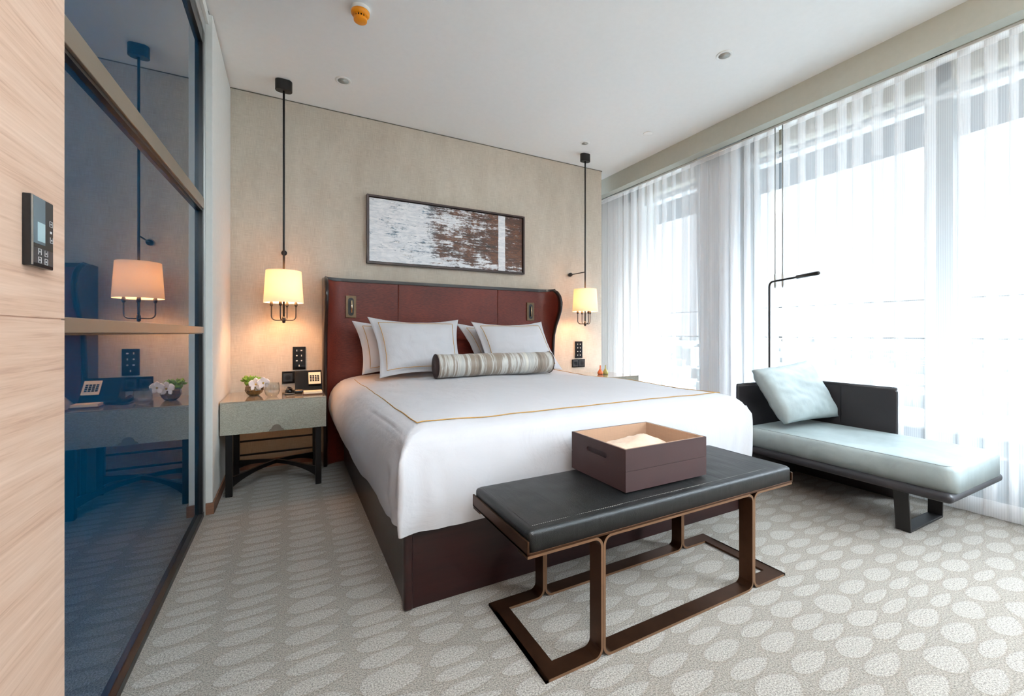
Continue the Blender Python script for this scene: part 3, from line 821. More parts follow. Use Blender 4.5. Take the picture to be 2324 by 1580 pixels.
# ---- pillows
def pillow(name, tl, tr, br, bl, thick, mat, label, group, frame=.84, flange=True, seed=0, concave=.10, n=33, cat='pillow', puff_back=1.0, boxed=False):
    tl, tr, br, bl = map(Vector, (tl, tr, br, bl)); c = (tl+tr+br+bl)/4
    nrm = ((tr-bl).cross(tl-br)).normalized()
    if nrm.y > 0: nrm = -nrm
    def plane(u, v):
        a, b = (u+1)/2, (v+1)/2
        # pull edges inwards between corners
        k = concave
        uu = u*(1-k*(1-v*v)*abs(u)**2); vv = v*(1-k*1.6*(1-u*u)*abs(v)**2)
        a, b = (uu+1)/2, (vv+1)/2
        return bl*(1-a)*(1-b)+br*a*(1-b)+tr*a*b+tl*(1-a)*b
    def h(u, v):
        lim = .90 if flange else 1.0
        uu, vv = min(1, abs(u)/lim), min(1, abs(v)/lim)
        base = ((1-uu**2.6)*(1-vv**2.6)); base = max(0, base)**.5
        wr = 1+.10*nse(u+seed, v, seed, 1.6)+.05*nse(u*2+seed, v*2, seed+9, 2.4)
        return base*thick/2*wr if not boxed else (.026+base*(thick/2-.026))*wr*(1-.55*max(0, abs(u)+abs(v)-1.72)/.28)
    def surf(u, v, side):
        hh = h(u, v)
        edge = max(abs(u), abs(v))
        wob = .006*nse(u*2, v*2, seed+3, 2)*(1 if edge > .9 else 0)
        cr = (.004*nse(u*5+seed, v*5, side, 1.5) if not boxed else .007*nse(u*1.2-v*.9+seed, (u+v)*3.6, side, 1.6)*max(0, .35+.65*(v-u)*.7))*(1-edge**4)
        return plane(u, v)+nrm*side*(hh+.0015+cr*(1 if hh > .002 else 0))+nrm*wob
    mb = MB()
    for side in (1, -1):
        P = [surf(-1+2*i/(n-1), -1+2*j/(n-1), side if side > 0 else -puff_back) for j in range(n) for i in range(n)]
        mb.grid(P, n, n)
    b0 = 0; b1 = n*n
    ed = [i for i in range(n)]+[n-1+n*j for j in range(1, n)]+[n*n-1-i for i in range(1, n)]+[n*(n-1)-n*j for j in range(1, n-1)]
    for a, b in zip(ed, ed[1:]+ed[:1]): mb.f.append((b0+a, b0+b, b1+b, b1+a))
    ob = mb.build(name, mat, o=(c.x, c.y, min(tl.z, tr.z, br.z, bl.z)), smooth=True)
    tag(ob, label, cat, group)
    if frame:
        q = frame; fy = frame*.97; path = []
        m_ = 26
        for i in range(m_): path.append((-q+2*q*i/m_, fy))
        for i in range(m_): path.append((q, fy-2*fy*i/m_))
        for i in range(m_): path.append((q-2*q*i/m_, -fy))
        for i in range(m_+1): path.append((-q, -fy+2*fy*i/m_))
        MB().tube([surf(u, v, 1)+nrm*.0006 for u, v in path], .0024, 6).build('piping', M['gold_thread'], ob, smooth=True)
    return ob
GP = 'white bed pillows with gold line'
pillow('pillow', (.43, 3.50, 1.135), (1.20, 3.50, 1.12), (1.21, 3.38, .725), (.49, 3.40, .72), .18, M['bedding'], 'white gold-lined pillow at the back left, behind the front left pillow', GP, seed=1)
pillow('pillow', (1.285, 3.50, 1.125), (2.06, 3.52, 1.10), (2.31, 3.38, .71), (1.45, 3.40, .72), .18, M['bedding'], 'white gold-lined pillow at the back right, mostly hidden behind another pillow', GP, seed=2)
pillow('pillow', (.515, 3.30, 1.160), (1.240, 3.32, 1.150), (1.215, 3.12, .712), (.570, 3.12, .716), .17, M['bedding'], 'large white gold-lined pillow leaning in front on the left side of the bed', GP, seed=3)
pillow('pillow', (1.345, 3.30, 1.135), (2.06, 3.34, 1.145), (2.16, 3.14, .712), (1.41, 3.12, .716), .17, M['bedding'], 'white gold-lined pillow leaning in front on the right, behind the bolster', GP, seed=4)
# ---- bolster
bo = thing('bolster_cushion', 'cylindrical bolster cushion in grey and beige stripes with dark ends', 'cushion', (1.44, 3.02, .715))
bc = (0, 2.965, .800)
xs_ = [.935+.965*i/40 for i in range(41)]
MB().lathe([(.0845+.0015*math.sin(i*1.3), x) for i, x in enumerate(xs_)], bc, 40, 'x', cap=False).build('cover', M['silk'], bo, smooth=True)
for x, sgn in ((.935, -1), (1.90, 1)):
    MB().lathe([(.0845, x), (.078, x+.006*sgn), (.05, x+.012*sgn), (.006, x+.010*sgn), (.001, x+.008*sgn)], bc, 40, 'x', cap=True).build('end_cap', M['bolster_cap'], bo, smooth=True)
    MB().tube([(x, bc[1]+.0855*math.cos(a), bc[2]+.0855*math.sin(a)) for a in [2*PI*i/48 for i in range(49)]], .0035, 8).build('piping', M['bolster_cap'], bo, smooth=True)

# ================================================================== PICTURE
pic = thing('framed_painting', 'long abstract painting in brown, white and blue in a dark frame above the headboard', 'painting', (1.35, 3.77, 1.635))
px0, px1, pz0, pz1 = .582, 2.118, 1.637, 2.224
fw = .016
MB().box(px0, px1, 3.752, 3.799, pz0, pz0+fw).box(px0, px1, 3.752, 3.799, pz1-fw, pz1).box(px0, px0+fw, 3.752, 3.799, pz0+fw, pz1-fw).box(px1-fw, px1, 3.752, 3.799, pz0+fw, pz1-fw).build('frame', plain('dark_walnut_frame', (58, 40, 36), .4, noise=.15), pic)
cv = MB().box(px0+fw+.006, px1-fw-.006, 3.772, 3.795, pz0+fw+.006, pz1-fw-.006)
cvo = cv.build('canvas', M['canvas'], pic)
uvl = cvo.data.uv_layers.new(name='UVMap')
for lp in cvo.data.loops:
    v = cvo.data.vertices[lp.vertex_index].co+Vector(pic['_o']); uvl.data[lp.index].uv = ((v.x-px0)/(px1-px0), (v.z-pz0)/(pz1-pz0))
MB().box(px0+fw, px1-fw, 3.785, 3.799, pz0+fw, pz1-fw).build('backing', M['black_lacquer'], pic)

# ================================================================== NIGHTSTANDS
def nightstand(x0, y0, label):
    W, D = .608, .50; x1 = x0+W; y1 = y0+D
    r = thing('nightstand', label, 'nightstand', (x0+W/2, y0+D/2, 0), 'nightstands either side of the bed')
    MB().box(x0+.004, x1-.004, y0+.012, y1, .399, .594).build('carcass', M['black_lacquer'], r, bevel=.002)
    dr = MB().box(x0, x1, y0, y0+.014, .397, .597).build('drawer', M['nightstand_front'], r, bevel=.0015)
    # quatrefoil pull at the lower edge
    xc = x0+W/2+.005
    poly = [(xc-.045, .398)]+[(xc-.045+.017*(1-math.cos(a)), .398+.017*math.sin(a)) for a in [i*PI/2/4 for i in range(1, 5)]]+[(xc+.027*math.cos(a), .418+.024*math.sin(a)) for a in [PI-.15-i*(PI-.3)/10 for i in range(11)]]+[(xc+.045-.017*(1-math.cos(a)), .398+.017*math.sin(a)) for a in [PI/2-i*PI/2/4 for i in range(0, 4)]]+[(xc+.045, .398)]
    MB().prism(poly, y0-.006, y0, 'xz').build('drawer_pull', plain('pewter_pull', (128, 118, 106), .35, metal=.6), dr)
    for xa in (x0, x1-.006): MB().box(xa, xa+.006, y0+.014, y1, .397, .597).build('side_panel', M['nightstand_front'], r)
    MB().box(x0, x1, y0, y1, .5975, .605).build('top', M['taupe_top'], r, bevel=.001)
    for lx in (x0+.026, x1-.066):
        for ly in (y0+.02, y1-.06):
            MB().box(lx, lx+.038, ly, ly+.038, 0, .399).build('leg', M['black_lacquer'], r, bevel=.003)
    MB().box(x0+.06, x1-.06, y1-.03, y1-.015, .24, .252).box(x0+.06, x1-.06, y1-.03, y1-.015, .14, .152).build('rear_rail', M['black_lacquer'], r)
    for s in (1, -1):
        a = Vector((x0+.05 if s > 0 else x1-.05, y0+.04, .085)); b = Vector((x1-.05 if s > 0 else x0+.05, y1-.04, .085)); m = (a+b)/2
        mb_ = MB(); P_ = []
        for i in range(21):
            t = i/20; p = a.lerp(b, t); k = 4*(t-.5)**2; zc = .135-.05*k; hh = .012+.022*k*k
            d_ = (b-a).normalized(); sx = d_.cross(Vector((0, 0, 1)))*.009
            P_ += [p-sx+Vector((0, 0, zc-hh-p.z)), p+sx+Vector((0, 0, zc-hh-p.z)), p+sx+Vector((0, 0, zc+hh-p.z)), p-sx+Vector((0, 0, zc+hh-p.z))]
        mb_.grid(P_, 4, 21, True).build('stretcher', M['black_lacquer'], r)
    return r
nightstand(-.384, 3.18, 'grey drawer nightstand with black legs in the left corner under a vase and phone')
nightstand(2.56, 3.24, 'nightstand beyond the bed on the right, only its top with two small bottles showing')

NZ = .605
# vase with succulent and orchid
vs = thing('flower_vase', 'round amber faceted vase with green succulent and white orchid on left nightstand', 'vase', (-.218, 3.45, NZ))
mbv = MB().lathe([(.028, NZ+.0005), (.045, NZ+.014), (.058, NZ+.038), (.054, NZ+.064), (.044, NZ+.076), (.038, NZ+.076), (.045, NZ+.05)], (-.218, 3.45, 0), 9)
mbv.build('bowl', M['vase'], vs)
rnd = random.Random(4); mg = MB()
for k in range(64):
    a = rnd.uniform(0, 2*PI); e = rnd.uniform(.1, 1.3); L = rnd.uniform(.026, .046)
    b = Vector((-.243, 3.462, NZ+.098))+Vector((math.cos(a), math.sin(a), .1))*rnd.uniform(0, .034)
    d = Vector((math.cos(a)*math.cos(e), math.sin(a)*math.cos(e), math.sin(e)))
    mg.tube([b, b+d*L*.35, b+d*L*.7, b+d*L], [.004, .0085, .0075, .001], 6)
mg.lathe([(.03, NZ+.07), (.04, NZ+.09), (.03, NZ+.108), (.005, NZ+.112)], (-.24, 3.462, 0), 12)
sg = mg.build('succulent', M['leaf'], vs, smooth=True)
def petal(mbp, c, d, up, L, W_):
    d = Vector(d).normalized(); up = Vector(up).normalized(); s_ = d.cross(up).normalized(); P_ = []
    for j in range(8):
        t = j/7; w_ = W_*math.sin(min(1, t*.92+.08)*PI)**.5*(.55+.6*t)
        for i in range(5):
            q = -1+2*i/4; P_.append(Vector(c)+d*L*t+s_*w_*q+up*(.006*t-.010*t*t*q*q))
    mbp.grid(P_, 5, 8)
for (cc, ln_) in (((-.205, 3.405, NZ+.082), .047), ((-.160, 3.395, NZ+.090), .042)):
    mo = MB()
    for k in range(5):
        a = PI/2+k*2*PI/5
        petal(mo, cc, (math.cos(a), -.25, math.sin(a)), (0, -1, 0), ln_, .017 if k in (0, 2, 3) else .027)
    fo = mo.build('orchid_flower', M['petal'], vs, smooth=True); md = fo.modifiers.new('sb', 'SUBSURF'); md.levels = 1; md.render_levels = 1; md = fo.modifiers.new('s', 'SOLIDIFY'); md.thickness = .0012
    MB().lathe([(.001, cc[2]-.007), (.006, cc[2]-.003), (.006, cc[2]+.003), (.001, cc[2]+.007)], (cc[0], cc[1]-.012, 0), 10).build('orchid_centre', M['petal_core'], fo, smooth=True)
# tumbler
tm = MB().lathe([(.026, NZ+.0005), (.040, NZ+.015), (.047, NZ+.040), (.044, NZ+.075), (.041, NZ+.095), (.0395, NZ+.095), (.0425, NZ+.075), (.0455, NZ+.040), (.038, NZ+.017), (.024, NZ+.006)], (-.105, 3.33, 0), 32, cap=True).build('drinking_glass', M['tumbler'], o=(-.105, 3.33, NZ), smooth=True)
tag(tm, 'clear stemless drinking glass beside the vase on the left nightstand', 'glass')
# telephone
tp = thing('telephone', 'black desk telephone with white keypad card on the left nightstand', 'telephone', (.09, 3.46, NZ))
MB().prism([(3.40, NZ+.0005), (3.56, NZ+.0005), (3.56, NZ+.15), (3.52, NZ+.155), (3.42, NZ+.03), (3.40, NZ+.02)], .035, .215, 'yz').build('body', M['black_plastic'], tp, bevel=.004)
th_ = math.atan2(.125, .10)
kc = Vector((.165, 3.470-.0125, NZ+.092+.0095)); ux = Vector((1, 0, 0)); uy = Vector((0, .10, .125)).normalized(); un = ux.cross(uy)
if un.y > 0: un = -un
def kbox(cx_, cy_, w_, h_, t0, t1):
    mb_ = MB(); b = []
    for tt in (t0, t1):
        for sx, sy in ((-1, -1), (1, -1), (1, 1), (-1, 1)): mb_.v.append(tuple(kc+ux*(cx_+sx*w_/2)+uy*(cy_+sy*h_/2)+un*tt))
    mb_.f = [(3, 2, 1, 0), (4, 5, 6, 7), (0, 1, 5, 4), (1, 2, 6, 5), (2, 3, 7, 6), (3, 0, 4, 7)]; return mb_
kp = kbox(0, 0, .082, .10, -.002, .0025).build('keypad_card', M['paper'], tp)
for i in range(4):
    for j in range(4):
        kbox(-.026+.0165*i, -.024+.014*j, .012, .0095, .0025, .005).build('key', M['black_plastic'], kp)
MB().tube([(.0, 3.375, NZ+.016), (-.012, 3.42, NZ+.032), (-.008, 3.48, NZ+.034), (.004, 3.535, NZ+.018)], [.017, .011, .011, .017], 12).build('handset', M['black_plastic'], tp, smooth=True)
MB().box(-.03, .034, 3.36, 3.55, NZ+.0005, NZ+.012).build('cradle', M['black_plastic'], tp, bevel=.004)
# notepad
npd = thing('notepad', 'cream notepad in a brown tray in front of the telephone', 'notepad', (.14, 3.33, NZ))
MB().box(.082, .212, 3.285, 3.378, NZ+.0005, NZ+.010).build('tray', M['tray_wood'], npd, bevel=.001)
MB().box(.088, .206, 3.290, 3.373, NZ+.010, NZ+.024).build('paper', M['paper'], npd)
# right bottles
for bx_, m_, lb in ((2.885, 'amber', 'small amber glass bottle with thin neck on the far right nightstand'), (2.955, 'olive', 'small olive glass bottle on the far right nightstand, nearest the curtain')):
    b_ = MB().lathe([(.024, NZ+.0005), (.030, NZ+.008), (.029, NZ+.024), (.016, NZ+.046), (.007, NZ+.062), (.006, NZ+.092), (.008, NZ+.096)], (bx_, 3.50, 0), 24).build('bottle', M[m_], o=(bx_, 3.50, NZ), smooth=True)
    tag(b_, lb, 'bottle', 'small bottles on the right nightstand')

# ================================================================== WALL PANELS
def keypad(x0, x1, z0, z1, rows_, label):
    r = thing('wall_keypad', label, 'switch', ((x0+x1)/2, 3.80, z0), 'black keypads on the head wall')
    MB().box(x0, x1, 3.786, 3.7995, z0, z1).build('plate', M['black_plastic'], r, bevel=.002)
    n = 0
    for j in range(rows_):
        for i in range(2):
            if j == rows_-1 and i == 1 and rows_ == 4 and x0 < 1: continue
            cx_ = x0+(x1-x0)*(.32+.36*i) if not (j == rows_-1 and x0 < 1) else (x0+x1)/2
            cz = z1-(z1-z0)*(.17+.22*j)
            k = n % 3
            mb_ = MB()
            if k == 0: mb_.box(cx_-.003, cx_+.003, 3.784, 3.786, cz-.007, cz+.007)
            elif k == 1: mb_.box(cx_-.006, cx_+.006, 3.784, 3.786, cz-.0045, cz+.0045)
            else: mb_.lathe([(.0055, 3.784), (.0055, 3.786)], (cx_, 0, cz), 12, 'y')
            mb_.build('button', M['icon'], r); n += 1
    return r
keypad(.022, .115, .748, .931, 4, 'tall black keypad with grey icons on the wall above the telephone')
keypad(2.775, 2.871, .766, .948, 4, 'tall black keypad with grey icons under the right pendant lamp')
def sockets(x0, x1, z0, z1, n, label):
    r = thing('power_socket', label, 'socket', ((x0+x1)/2, 3.80, z0), 'black power sockets on the head wall')
    MB().box(x0, x1, 3.790, 3.7995, z0, z1).build('plate', M['black_plastic'], r, bevel=.002)
    w_ = (x1-x0)/n
    for i in range(n):
        cx_ = x0+w_*(i+.5); cz = (z0+z1)/2; s = min(w_, z1-z0)*.40
        ins = MB().box(cx_-s, cx_+s, 3.7875, 3.790, cz-s, cz+s).build('outlet', M['grey_plastic'], r, bevel=.002)
        MB().lathe([(s*.62, 3.7865), (s*.62, 3.7876)], (cx_, 0, cz), 24, 'y').build('outlet_recess', M['black_lacquer'], ins)
    return r
sockets(-.052, .191, .640, .737, 3, 'black triple power socket strip on the wall behind the telephone')
sockets(2.735, 2.908, .664, .751, 2, 'black double power socket below the right keypad')
# thermostat on the wood panel
tx = -.398
tt = thing('thermostat', 'black wall thermostat with display and icon buttons on the pale wood panel', 'thermostat', (tx, 1.03, 1.155))
KY0, KY1, KZ0, KZ1 = 1.012, 1.088, 1.155, 1.277
MB().box(tx, tx+.0115, KY0, KY1, KZ0, KZ1).build('housing', M['black_plastic'], tt, bevel=.0015)
xf = tx+.0115
MB().box(xf, xf+.0006, KY0+.0005, KY0+.045, KZ0+.040, KZ1-.001).build('display', M['screen'], tt)
MB().box(xf+.0006, xf+.0010, KY0+.019, KY0+.044, KZ0+.045, KZ0+.078).build('display_window', M['screen_lit'], tt)
MB().box(xf, xf+.0006, KY0+.0005, KY1-.003, KZ0+.006, KZ0+.033).build('button_panel', M['grey_plastic'], tt)
MB().box(xf, xf+.0018, KY0, KY0+.0025, KZ0+.002, KZ1-.001).build('edge_strip', M['steel'], tt)
def icon(yc, zc, s, kind_):
    mb_ = MB(); a, b = xf+.0006, xf+.0010; l = s*.14
    mb_.box(a, b, yc-s, yc-s+l, zc-s, zc+s).box(a, b, yc+s-l, yc+s, zc-s, zc+s)
    if kind_ != 1: mb_.box(a, b, yc-s, yc+s, zc-s, zc-s+l)
    if kind_ != 2: mb_.box(a, b, yc-s, yc+s, zc+s-l, zc+s)
    mb_.box(a, b, yc-s*.3, yc+s*.3, zc-s*.22, zc+s*.22)
    mb_.build('icon', M['icon'], tt)
for yc, zc, k in ((KY0+.026, KZ0+.027, 1), (KY0+.048, KZ0+.0265, 2), (KY0+.026, KZ0+.0125, 0), (KY0+.048, KZ0+.012, 0), (KY0+.065, KZ0+.083, 0), (KY0+.067, KZ0+.054, 2)): icon(yc, zc, .0052, k)
MB().box(xf, xf+.0006, KY0+.063, KY0+.069, KZ0+.066, KZ0+.070).build('indicator', M['icon'], tt)

# ================================================================== BENCH
TX0, TX1, TY0, TY1 = .607, 1.933, 1.06, 1.472; TZ = .393
bn = thing('bench', 'black leather bench on a bent bronze strip frame at the foot of the bed', 'bench', (1.27, 1.266, 0))
th = .008; tz = TZ+th/2
MB().box(TX0, TX1, TY0, TY1, TZ, TZ+th).box(TX0, TX0+.007, TY0, TY1, TZ, .436).box(TX1-.007, TX1, TY0, TY1, TZ, .436).build('tray', M['bronze'], bn, bevel=.001)
# cushion
cu = []; NX, NY = 90, 34
def cushion_pts(x0, x1, y0, y1, z0, z1, r, NX, NY, crown=.006, wr=.0015, sd=0, RC=.014):
    mbq = MB(); prof_ = [(0, z0), (0, z1-r)]+[(r-r*math.cos(a), z1-r+r*math.sin(a)) for a in [PI/2*i/6 for i in range(1, 7)]]
    def ring(d, z, n=NX, m=NY):
        P_ = []; X0, X1, Y0, Y1 = x0+d, x1-d, y0+d, y1-d
        def E(x, y):
            # round corners
            rc = min(RC, (X1-X0)/2, (Y1-Y0)/2); cx_ = min(max(x, X0+rc), X1-rc); cy_ = min(max(y, Y0+rc), Y1-rc); vx, vy = x-cx_, y-cy_; L = math.hypot(vx, vy)
            if vx and vy and L > rc: x, y = cx_+vx/L*rc, cy_+vy/L*rc
            return (x, y)
        for i in range(n): P_.append(E(X0+(X1-X0)*i/n, Y0))
        for i in range(m): P_.append(E(X1, Y0+(Y1-Y0)*i/m))
        for i in range(n): P_.append(E(X1-(X1-X0)*i/n, Y1))
        for i in range(m): P_.append(E(X0, Y1-(Y1-Y0)*i/m))
        return [(x, y, z) for x, y in P_]
    pts_ = []
    for d, z in prof_: pts_ += ring(d, z)
    hw = min(y1-y0, x1-x0)/2-r
    for k in range(1, 12):
        t = k/11; d = r+hw*t; z = z1+crown*(1-(1-t)**2)
        rr_ = ring(d, z); pts_ += [(x, y, zz+wr*nse(x, y, sd, 14)+wr*1.5*nse(x, y*.4, sd, 6)) for x, y, zz in rr_]
    mbq.grid(pts_, 2*(NX+NY), len(prof_)+11, True); nl = 2*(NX+NY)
    mbq.f.append(tuple(range(nl))[::-1])
    return mbq
cushion_pts(TX0+.008, TX1-.008, TY0+.001, TY1-.001, TZ+th, .463, .015, NX, NY).build('seat_cushion', M['black_leather'], bn, smooth=True)
# stitch line on the front and left edges of the cushion
zst = .4635
MB().tube([(TX0+.03, TY1-.03, zst-.001), (TX0+.03, TY0+.027, zst-.001), (TX1-.03, TY0+.027, zst-.001), (TX1-.03, TY1-.03, zst-.001)], .0016, 6).build('seam', M['black_lacquer'], bn)
ds = MB(); x = TX0+.035
while x < TX1-.035:
    ds.box(x, x+.0035, TY0+.0315, TY0+.0325, zst-.001, zst+.0012); x += .0075
ds_o = ds.build('stitches', plain('grey_thread', (150, 148, 142), .6), bn, label='pale grey stitching'); ds_o['kind'] = 'stuff'
CXb = 1.2765; l1, l2 = CXb-.388, CXb+.388; rb0, rb1 = CXb-.605, CXb+.605; R = .030; bt = .009; g = bt/2+.0004
ztop = TZ-bt/2; zb = bt/2+.001
for y0_, y1_ in ((TY0+.002, TY0+.060), (TY1-.060, TY1-.002)):
    # left outer bar: tray left -> down leg -> base left
    pA = [(TX0+.002, ztop), (l1-g-R, ztop)]+[(l1-g-R+R*math.sin(a), ztop-R+R*math.cos(a)) for a in [PI/2*i/7 for i in range(1, 8)]]+[(l1-g, zb+R)]+[(l1-g-R+R*math.cos(a), zb+R-R*math.sin(a)) for a in [PI/2*i/7 for i in range(1, 8)]]+[(rb0, zb)]
    pC = [(2*CXb-x_, z_) for x_, z_ in pA]; pC[0] = (TX1-.002, ztop)
    pB = [(CXb, ztop), (l1+g+R, ztop)]+[(l1+g+R-R*math.sin(a), ztop-R+R*math.cos(a)) for a in [PI/2*i/7 for i in range(1, 8)]]+[(l1+g, zb+R)]+[(l1+g+R-R*math.cos(a), zb+R-R*math.sin(a)) for a in [PI/2*i/7 for i in range(1, 8)]]+[(CXb, zb)]
    pB2 = [(2*CXb-x_, z_) for x_, z_ in pB]
    for nm, pth in (('side_frame', pA), ('middle_frame', pB+pB2[::-1][1:]), ('side_frame', pC)):
        MB().strip(pth, y0_, y1_, bt).build(nm, M['bronze'], bn)
MB().box(rb0, rb0+.058, TY0+.060, TY1-.060, .001, .001+bt).box(rb0, rb0+.01, TY0+.002, TY1-.002, .001, .001+bt).build('base_bar', M['bronze'], bn)
MB().box(rb1-.058, rb1, TY0+.060, TY1-.060, .001, .001+bt).box(rb1-.01, rb1, TY0+.002, TY1-.002, .001, .001+bt).build('base_bar', M['bronze'], bn)

# ---- box on the bench
bxz = .4725
bxo = thing('leather_box', 'open square aubergine leather box on the bench', 'box', (1.267, 1.303, bxz))
x0, x1, y0, y1, z0, z1, wt = 1.055, 1.480, 1.141, 1.465, bxz, bxz+.152, .012
gz = z0+.074
def wall_front(mb_, ya, yb, xa=x0, xb=x1):
    mb_.box(xa, xb, ya, yb, z0, gz-.0012).box(xa, xb, ya, yb, gz+.0012, z1).box(xa+.002, xb-.002, ya+.0015, yb-.0015, gz-.0012, gz+.0012)
mb = MB(); wall_front(mb, y0, y0+wt/2); mb.build('front_panel', M['box'], bxo)
mb = MB(); wall_front(mb, y1-wt/2, y1); mb.build('back_panel', M['box'], bxo)
def slotted(xa, xb):
    """side wall with a stadium-shaped hand hole"""
    bm = bmesh.new(); sy, sz, sr, hl = 1.303, z0+.106, .010, .050
    outer = [(y0+wt/2, z0), (y1-wt/2, z0), (y1-wt/2, z1), (y0+wt/2, z1)]
    inner = [(sy+hl+sr*math.cos(a), sz+sr*math.sin(a)) for a in [-PI/2+PI*i/8 for i in range(9)]]+[(sy-hl+sr*math.cos(a), sz+sr*math.sin(a)) for a in [PI/2+PI*i/8 for i in range(9)]]
    ed = []
    for loop in (outer, inner):
        vs_ = [bm.verts.new((xa, p[0], p[1])) for p in loop]
        for i in range(len(vs_)): ed.append(bm.edges.new((vs_[i], vs_[(i+1) % len(vs_)])))
    bmesh.ops.triangle_fill(bm, edges=ed, use_beauty=True)
    r_ = bmesh.ops.extrude_face_region(bm, geom=bm.faces[:])
    for v_ in r_['geom']:
        if isinstance(v_, bmesh.types.BMVert): v_.co.x = xb
    bmesh.ops.recalc_face_normals(bm, faces=bm.faces)
    m_ = MB(); bm.verts.index_update(); m_.v = [tuple(v_.co) for v_ in bm.verts]; m_.f = [tuple(v_.index for v_ in f_.verts) for f_ in bm.faces]; bm.free(); return m_
slotted(x0, x0+wt/2).build('side_panel', M['box'], bxo); slotted(x1-wt/2, x1).build('side_panel', M['box'], bxo)
ml = MB().box(x0+wt/2, x1-wt/2, y0+wt/2, y0+wt, z0+.006, z1).box(x0+wt/2, x1-wt/2, y1-wt, y1-wt/2, z0+.006, z1)
ml.box(x0+wt/2, x0+wt, y0+wt, y1-wt, z0+.006, z0+.088).box(x0+wt/2, x0+wt, y0+wt, y1-wt, z0+.124, z1).box(x0+wt/2, x0+wt, y0+wt, 1.236, z0+.088, z0+.124).box(x0+wt/2, x0+wt, 1.37, y1-wt, z0+.088, z0+.124)
ml.box(x0+wt*.9, x0+wt, 1.236, 1.37, z0+.088, z0+.124)
ml.box(x1-wt, x1-wt/2, y0+wt, y1-wt, z0+.006, z1)
ml.build('lining', M['tan'], bxo, label='tan suede lining')
MB().box(x0+wt*.5, x0+wt*.9, 1.236, 1.37, z0+.088, z0+.124).build('hand_hold', M['bolster_cap'], bxo, label='dark recessed hand hold')
MB().box(x0+wt/2, x1-wt/2, y0+wt/2, y1-wt/2, z0, z0+.006).build('bottom_panel', M['box'], bxo)
# folded blanket
P_ = []; nb = 40
for j in range(nb):
    for i in range(nb):
        u, v = i/(nb-1), j/(nb-1); e = min(u, 1-u, v, 1-v); k = min(1, e/.10)**.5
        z = z0+.012+(.088+.034*(math.exp(-((u-.62)/.22)**2-((v-.62)/.25)**2))+.012*nse(u*3, v*3, 2, 1.3)+.006*nse(u*9, v*9, 5, 1.2))*k
        P_.append((x0+wt+.006+(x1-x0-2*wt-.012)*u, y0+wt+.006+(y1-y0-2*wt-.012)*v, z))
mb = MB().grid(P_, nb, nb); mb.box(x0+wt+.008, x1-wt-.008, y0+wt+.008, y1-wt-.008, z0+.0065, z0+.02)
bl = mb.build('folded_blanket', M['blanket'], o=(1.267, 1.303, z0+.0065), smooth=True, autosm=60); tag(bl, 'folded beige fleece blanket lying inside the open leather box', 'blanket')

# ================================================================== CHAISE
ch = thing('chaise_longue', 'low chaise longue with pale grey mattress and dark leather back by the curtains', 'chaise', (3.045, 1.3, 0))
AX0, AX1, AY0, AY1 = 2.70, 3.385, .782, 1.822
def dprof(x, sgn, zc=.267, r=.020): pass
MB().box(AX0, AX1, AY0, AY1, .244, .290).build('platform', M['dark_leather'], ch, bevel=.021, seg=6)
cushion_pts(AX0+.03, AX1-.035, AY0-.004, AY1-.02, .290, .414, .026, 60, 60, crown=.012, wr=.003, sd=3, RC=.045).build('seat_mattress', M['mattress_fab'], ch, smooth=True)
zz = .413
MB().tube([(AX0+.042, AY1-.04, zz-.003), (AX0+.042, AY0+.05, zz-.003)]+[(AX0+.042+.036*(1-math.cos(a)), AY0+.05-.036*math.sin(a), zz-.003) for a in [PI/2*i/6 for i in range(1, 7)]]+[(AX1-.047-.036*(1-math.sin(a)), AY0+.05-.036*math.cos(a), zz-.003) for a in [PI/2*i/6 for i in range(7)]]+[(AX1-.047, AY1-.04, zz-.003)], .0020, 6).build('mattress_piping', plain('grey_piping', (140, 148, 148), .6), ch)
# back screens: head end and window side, down to the floor
def rounded_panel(ya, yb, za, zb, r0):
    return [(ya+r0, za), (yb, za), (yb, zb)]+[(ya+.012, zb), (ya, zb-.012)]+[(ya, za+r0*1.0), (ya+r0*.3, za+r0*.3)]
MB().prism(rounded_panel(1.222, AY1+.04, .002, .684, .02), AX1-.028, AX1-.006, 'yz').build('side_screen', M['dark_leather'], ch, bevel=.006, seg=3)
MB().box(AX0-.02, AX1-.03, AY1-.006, AY1+.016, .002, .684).build('head_screen', M['dark_leather'], ch, bevel=.006, seg=3)
MB().tube([(AX1-.017, 1.228, .686), (AX1-.017, AY1+.03, .686)], .0125, 10).build('screen_piping', M['dark_leather'], ch, smooth=True)
MB().tube([(AX0-.015, AY1+.005, .686), (AX1-.03, AY1+.005, .686)], .011, 10).build('screen_piping', M['dark_leather'], ch, smooth=True)
MB().box(AX1-.0295, AX1-.0275, 1.524, 1.528, .43, .672).build('screen_seam', M['black_lacquer'], ch)
# U leg
lx0, lx1, ly0, ly1 = 2.853, 3.262, .982, 1.045
mb = MB()
mb.box(lx0, lx1, ly0, ly1, .001, .012)
def slant(xa, xb, th_):
    b = len(mb.v); s_ = 1 if xb > xa else -1
    mb.v += [(xa, ly0, .001), (xa+th_, ly0, .001), (xb+th_, ly0, .250), (xb, ly0, .250), (xa, ly1, .001), (xa+th_, ly1, .001), (xb+th_, ly1, .250), (xb, ly1, .250)]
    mb.f.extend([tuple(b+i for i in q) for q in ((0, 1, 2, 3), (7, 6, 5, 4), (0, 4, 5, 1), (1, 5, 6, 2), (2, 6, 7, 3), (3, 7, 4, 0))])
slant(lx0, lx0-.035, .012); slant(lx1-.012, lx1-.005, .012)
mb.build('leg_frame', M['black_metal'], ch, bevel=.0015)
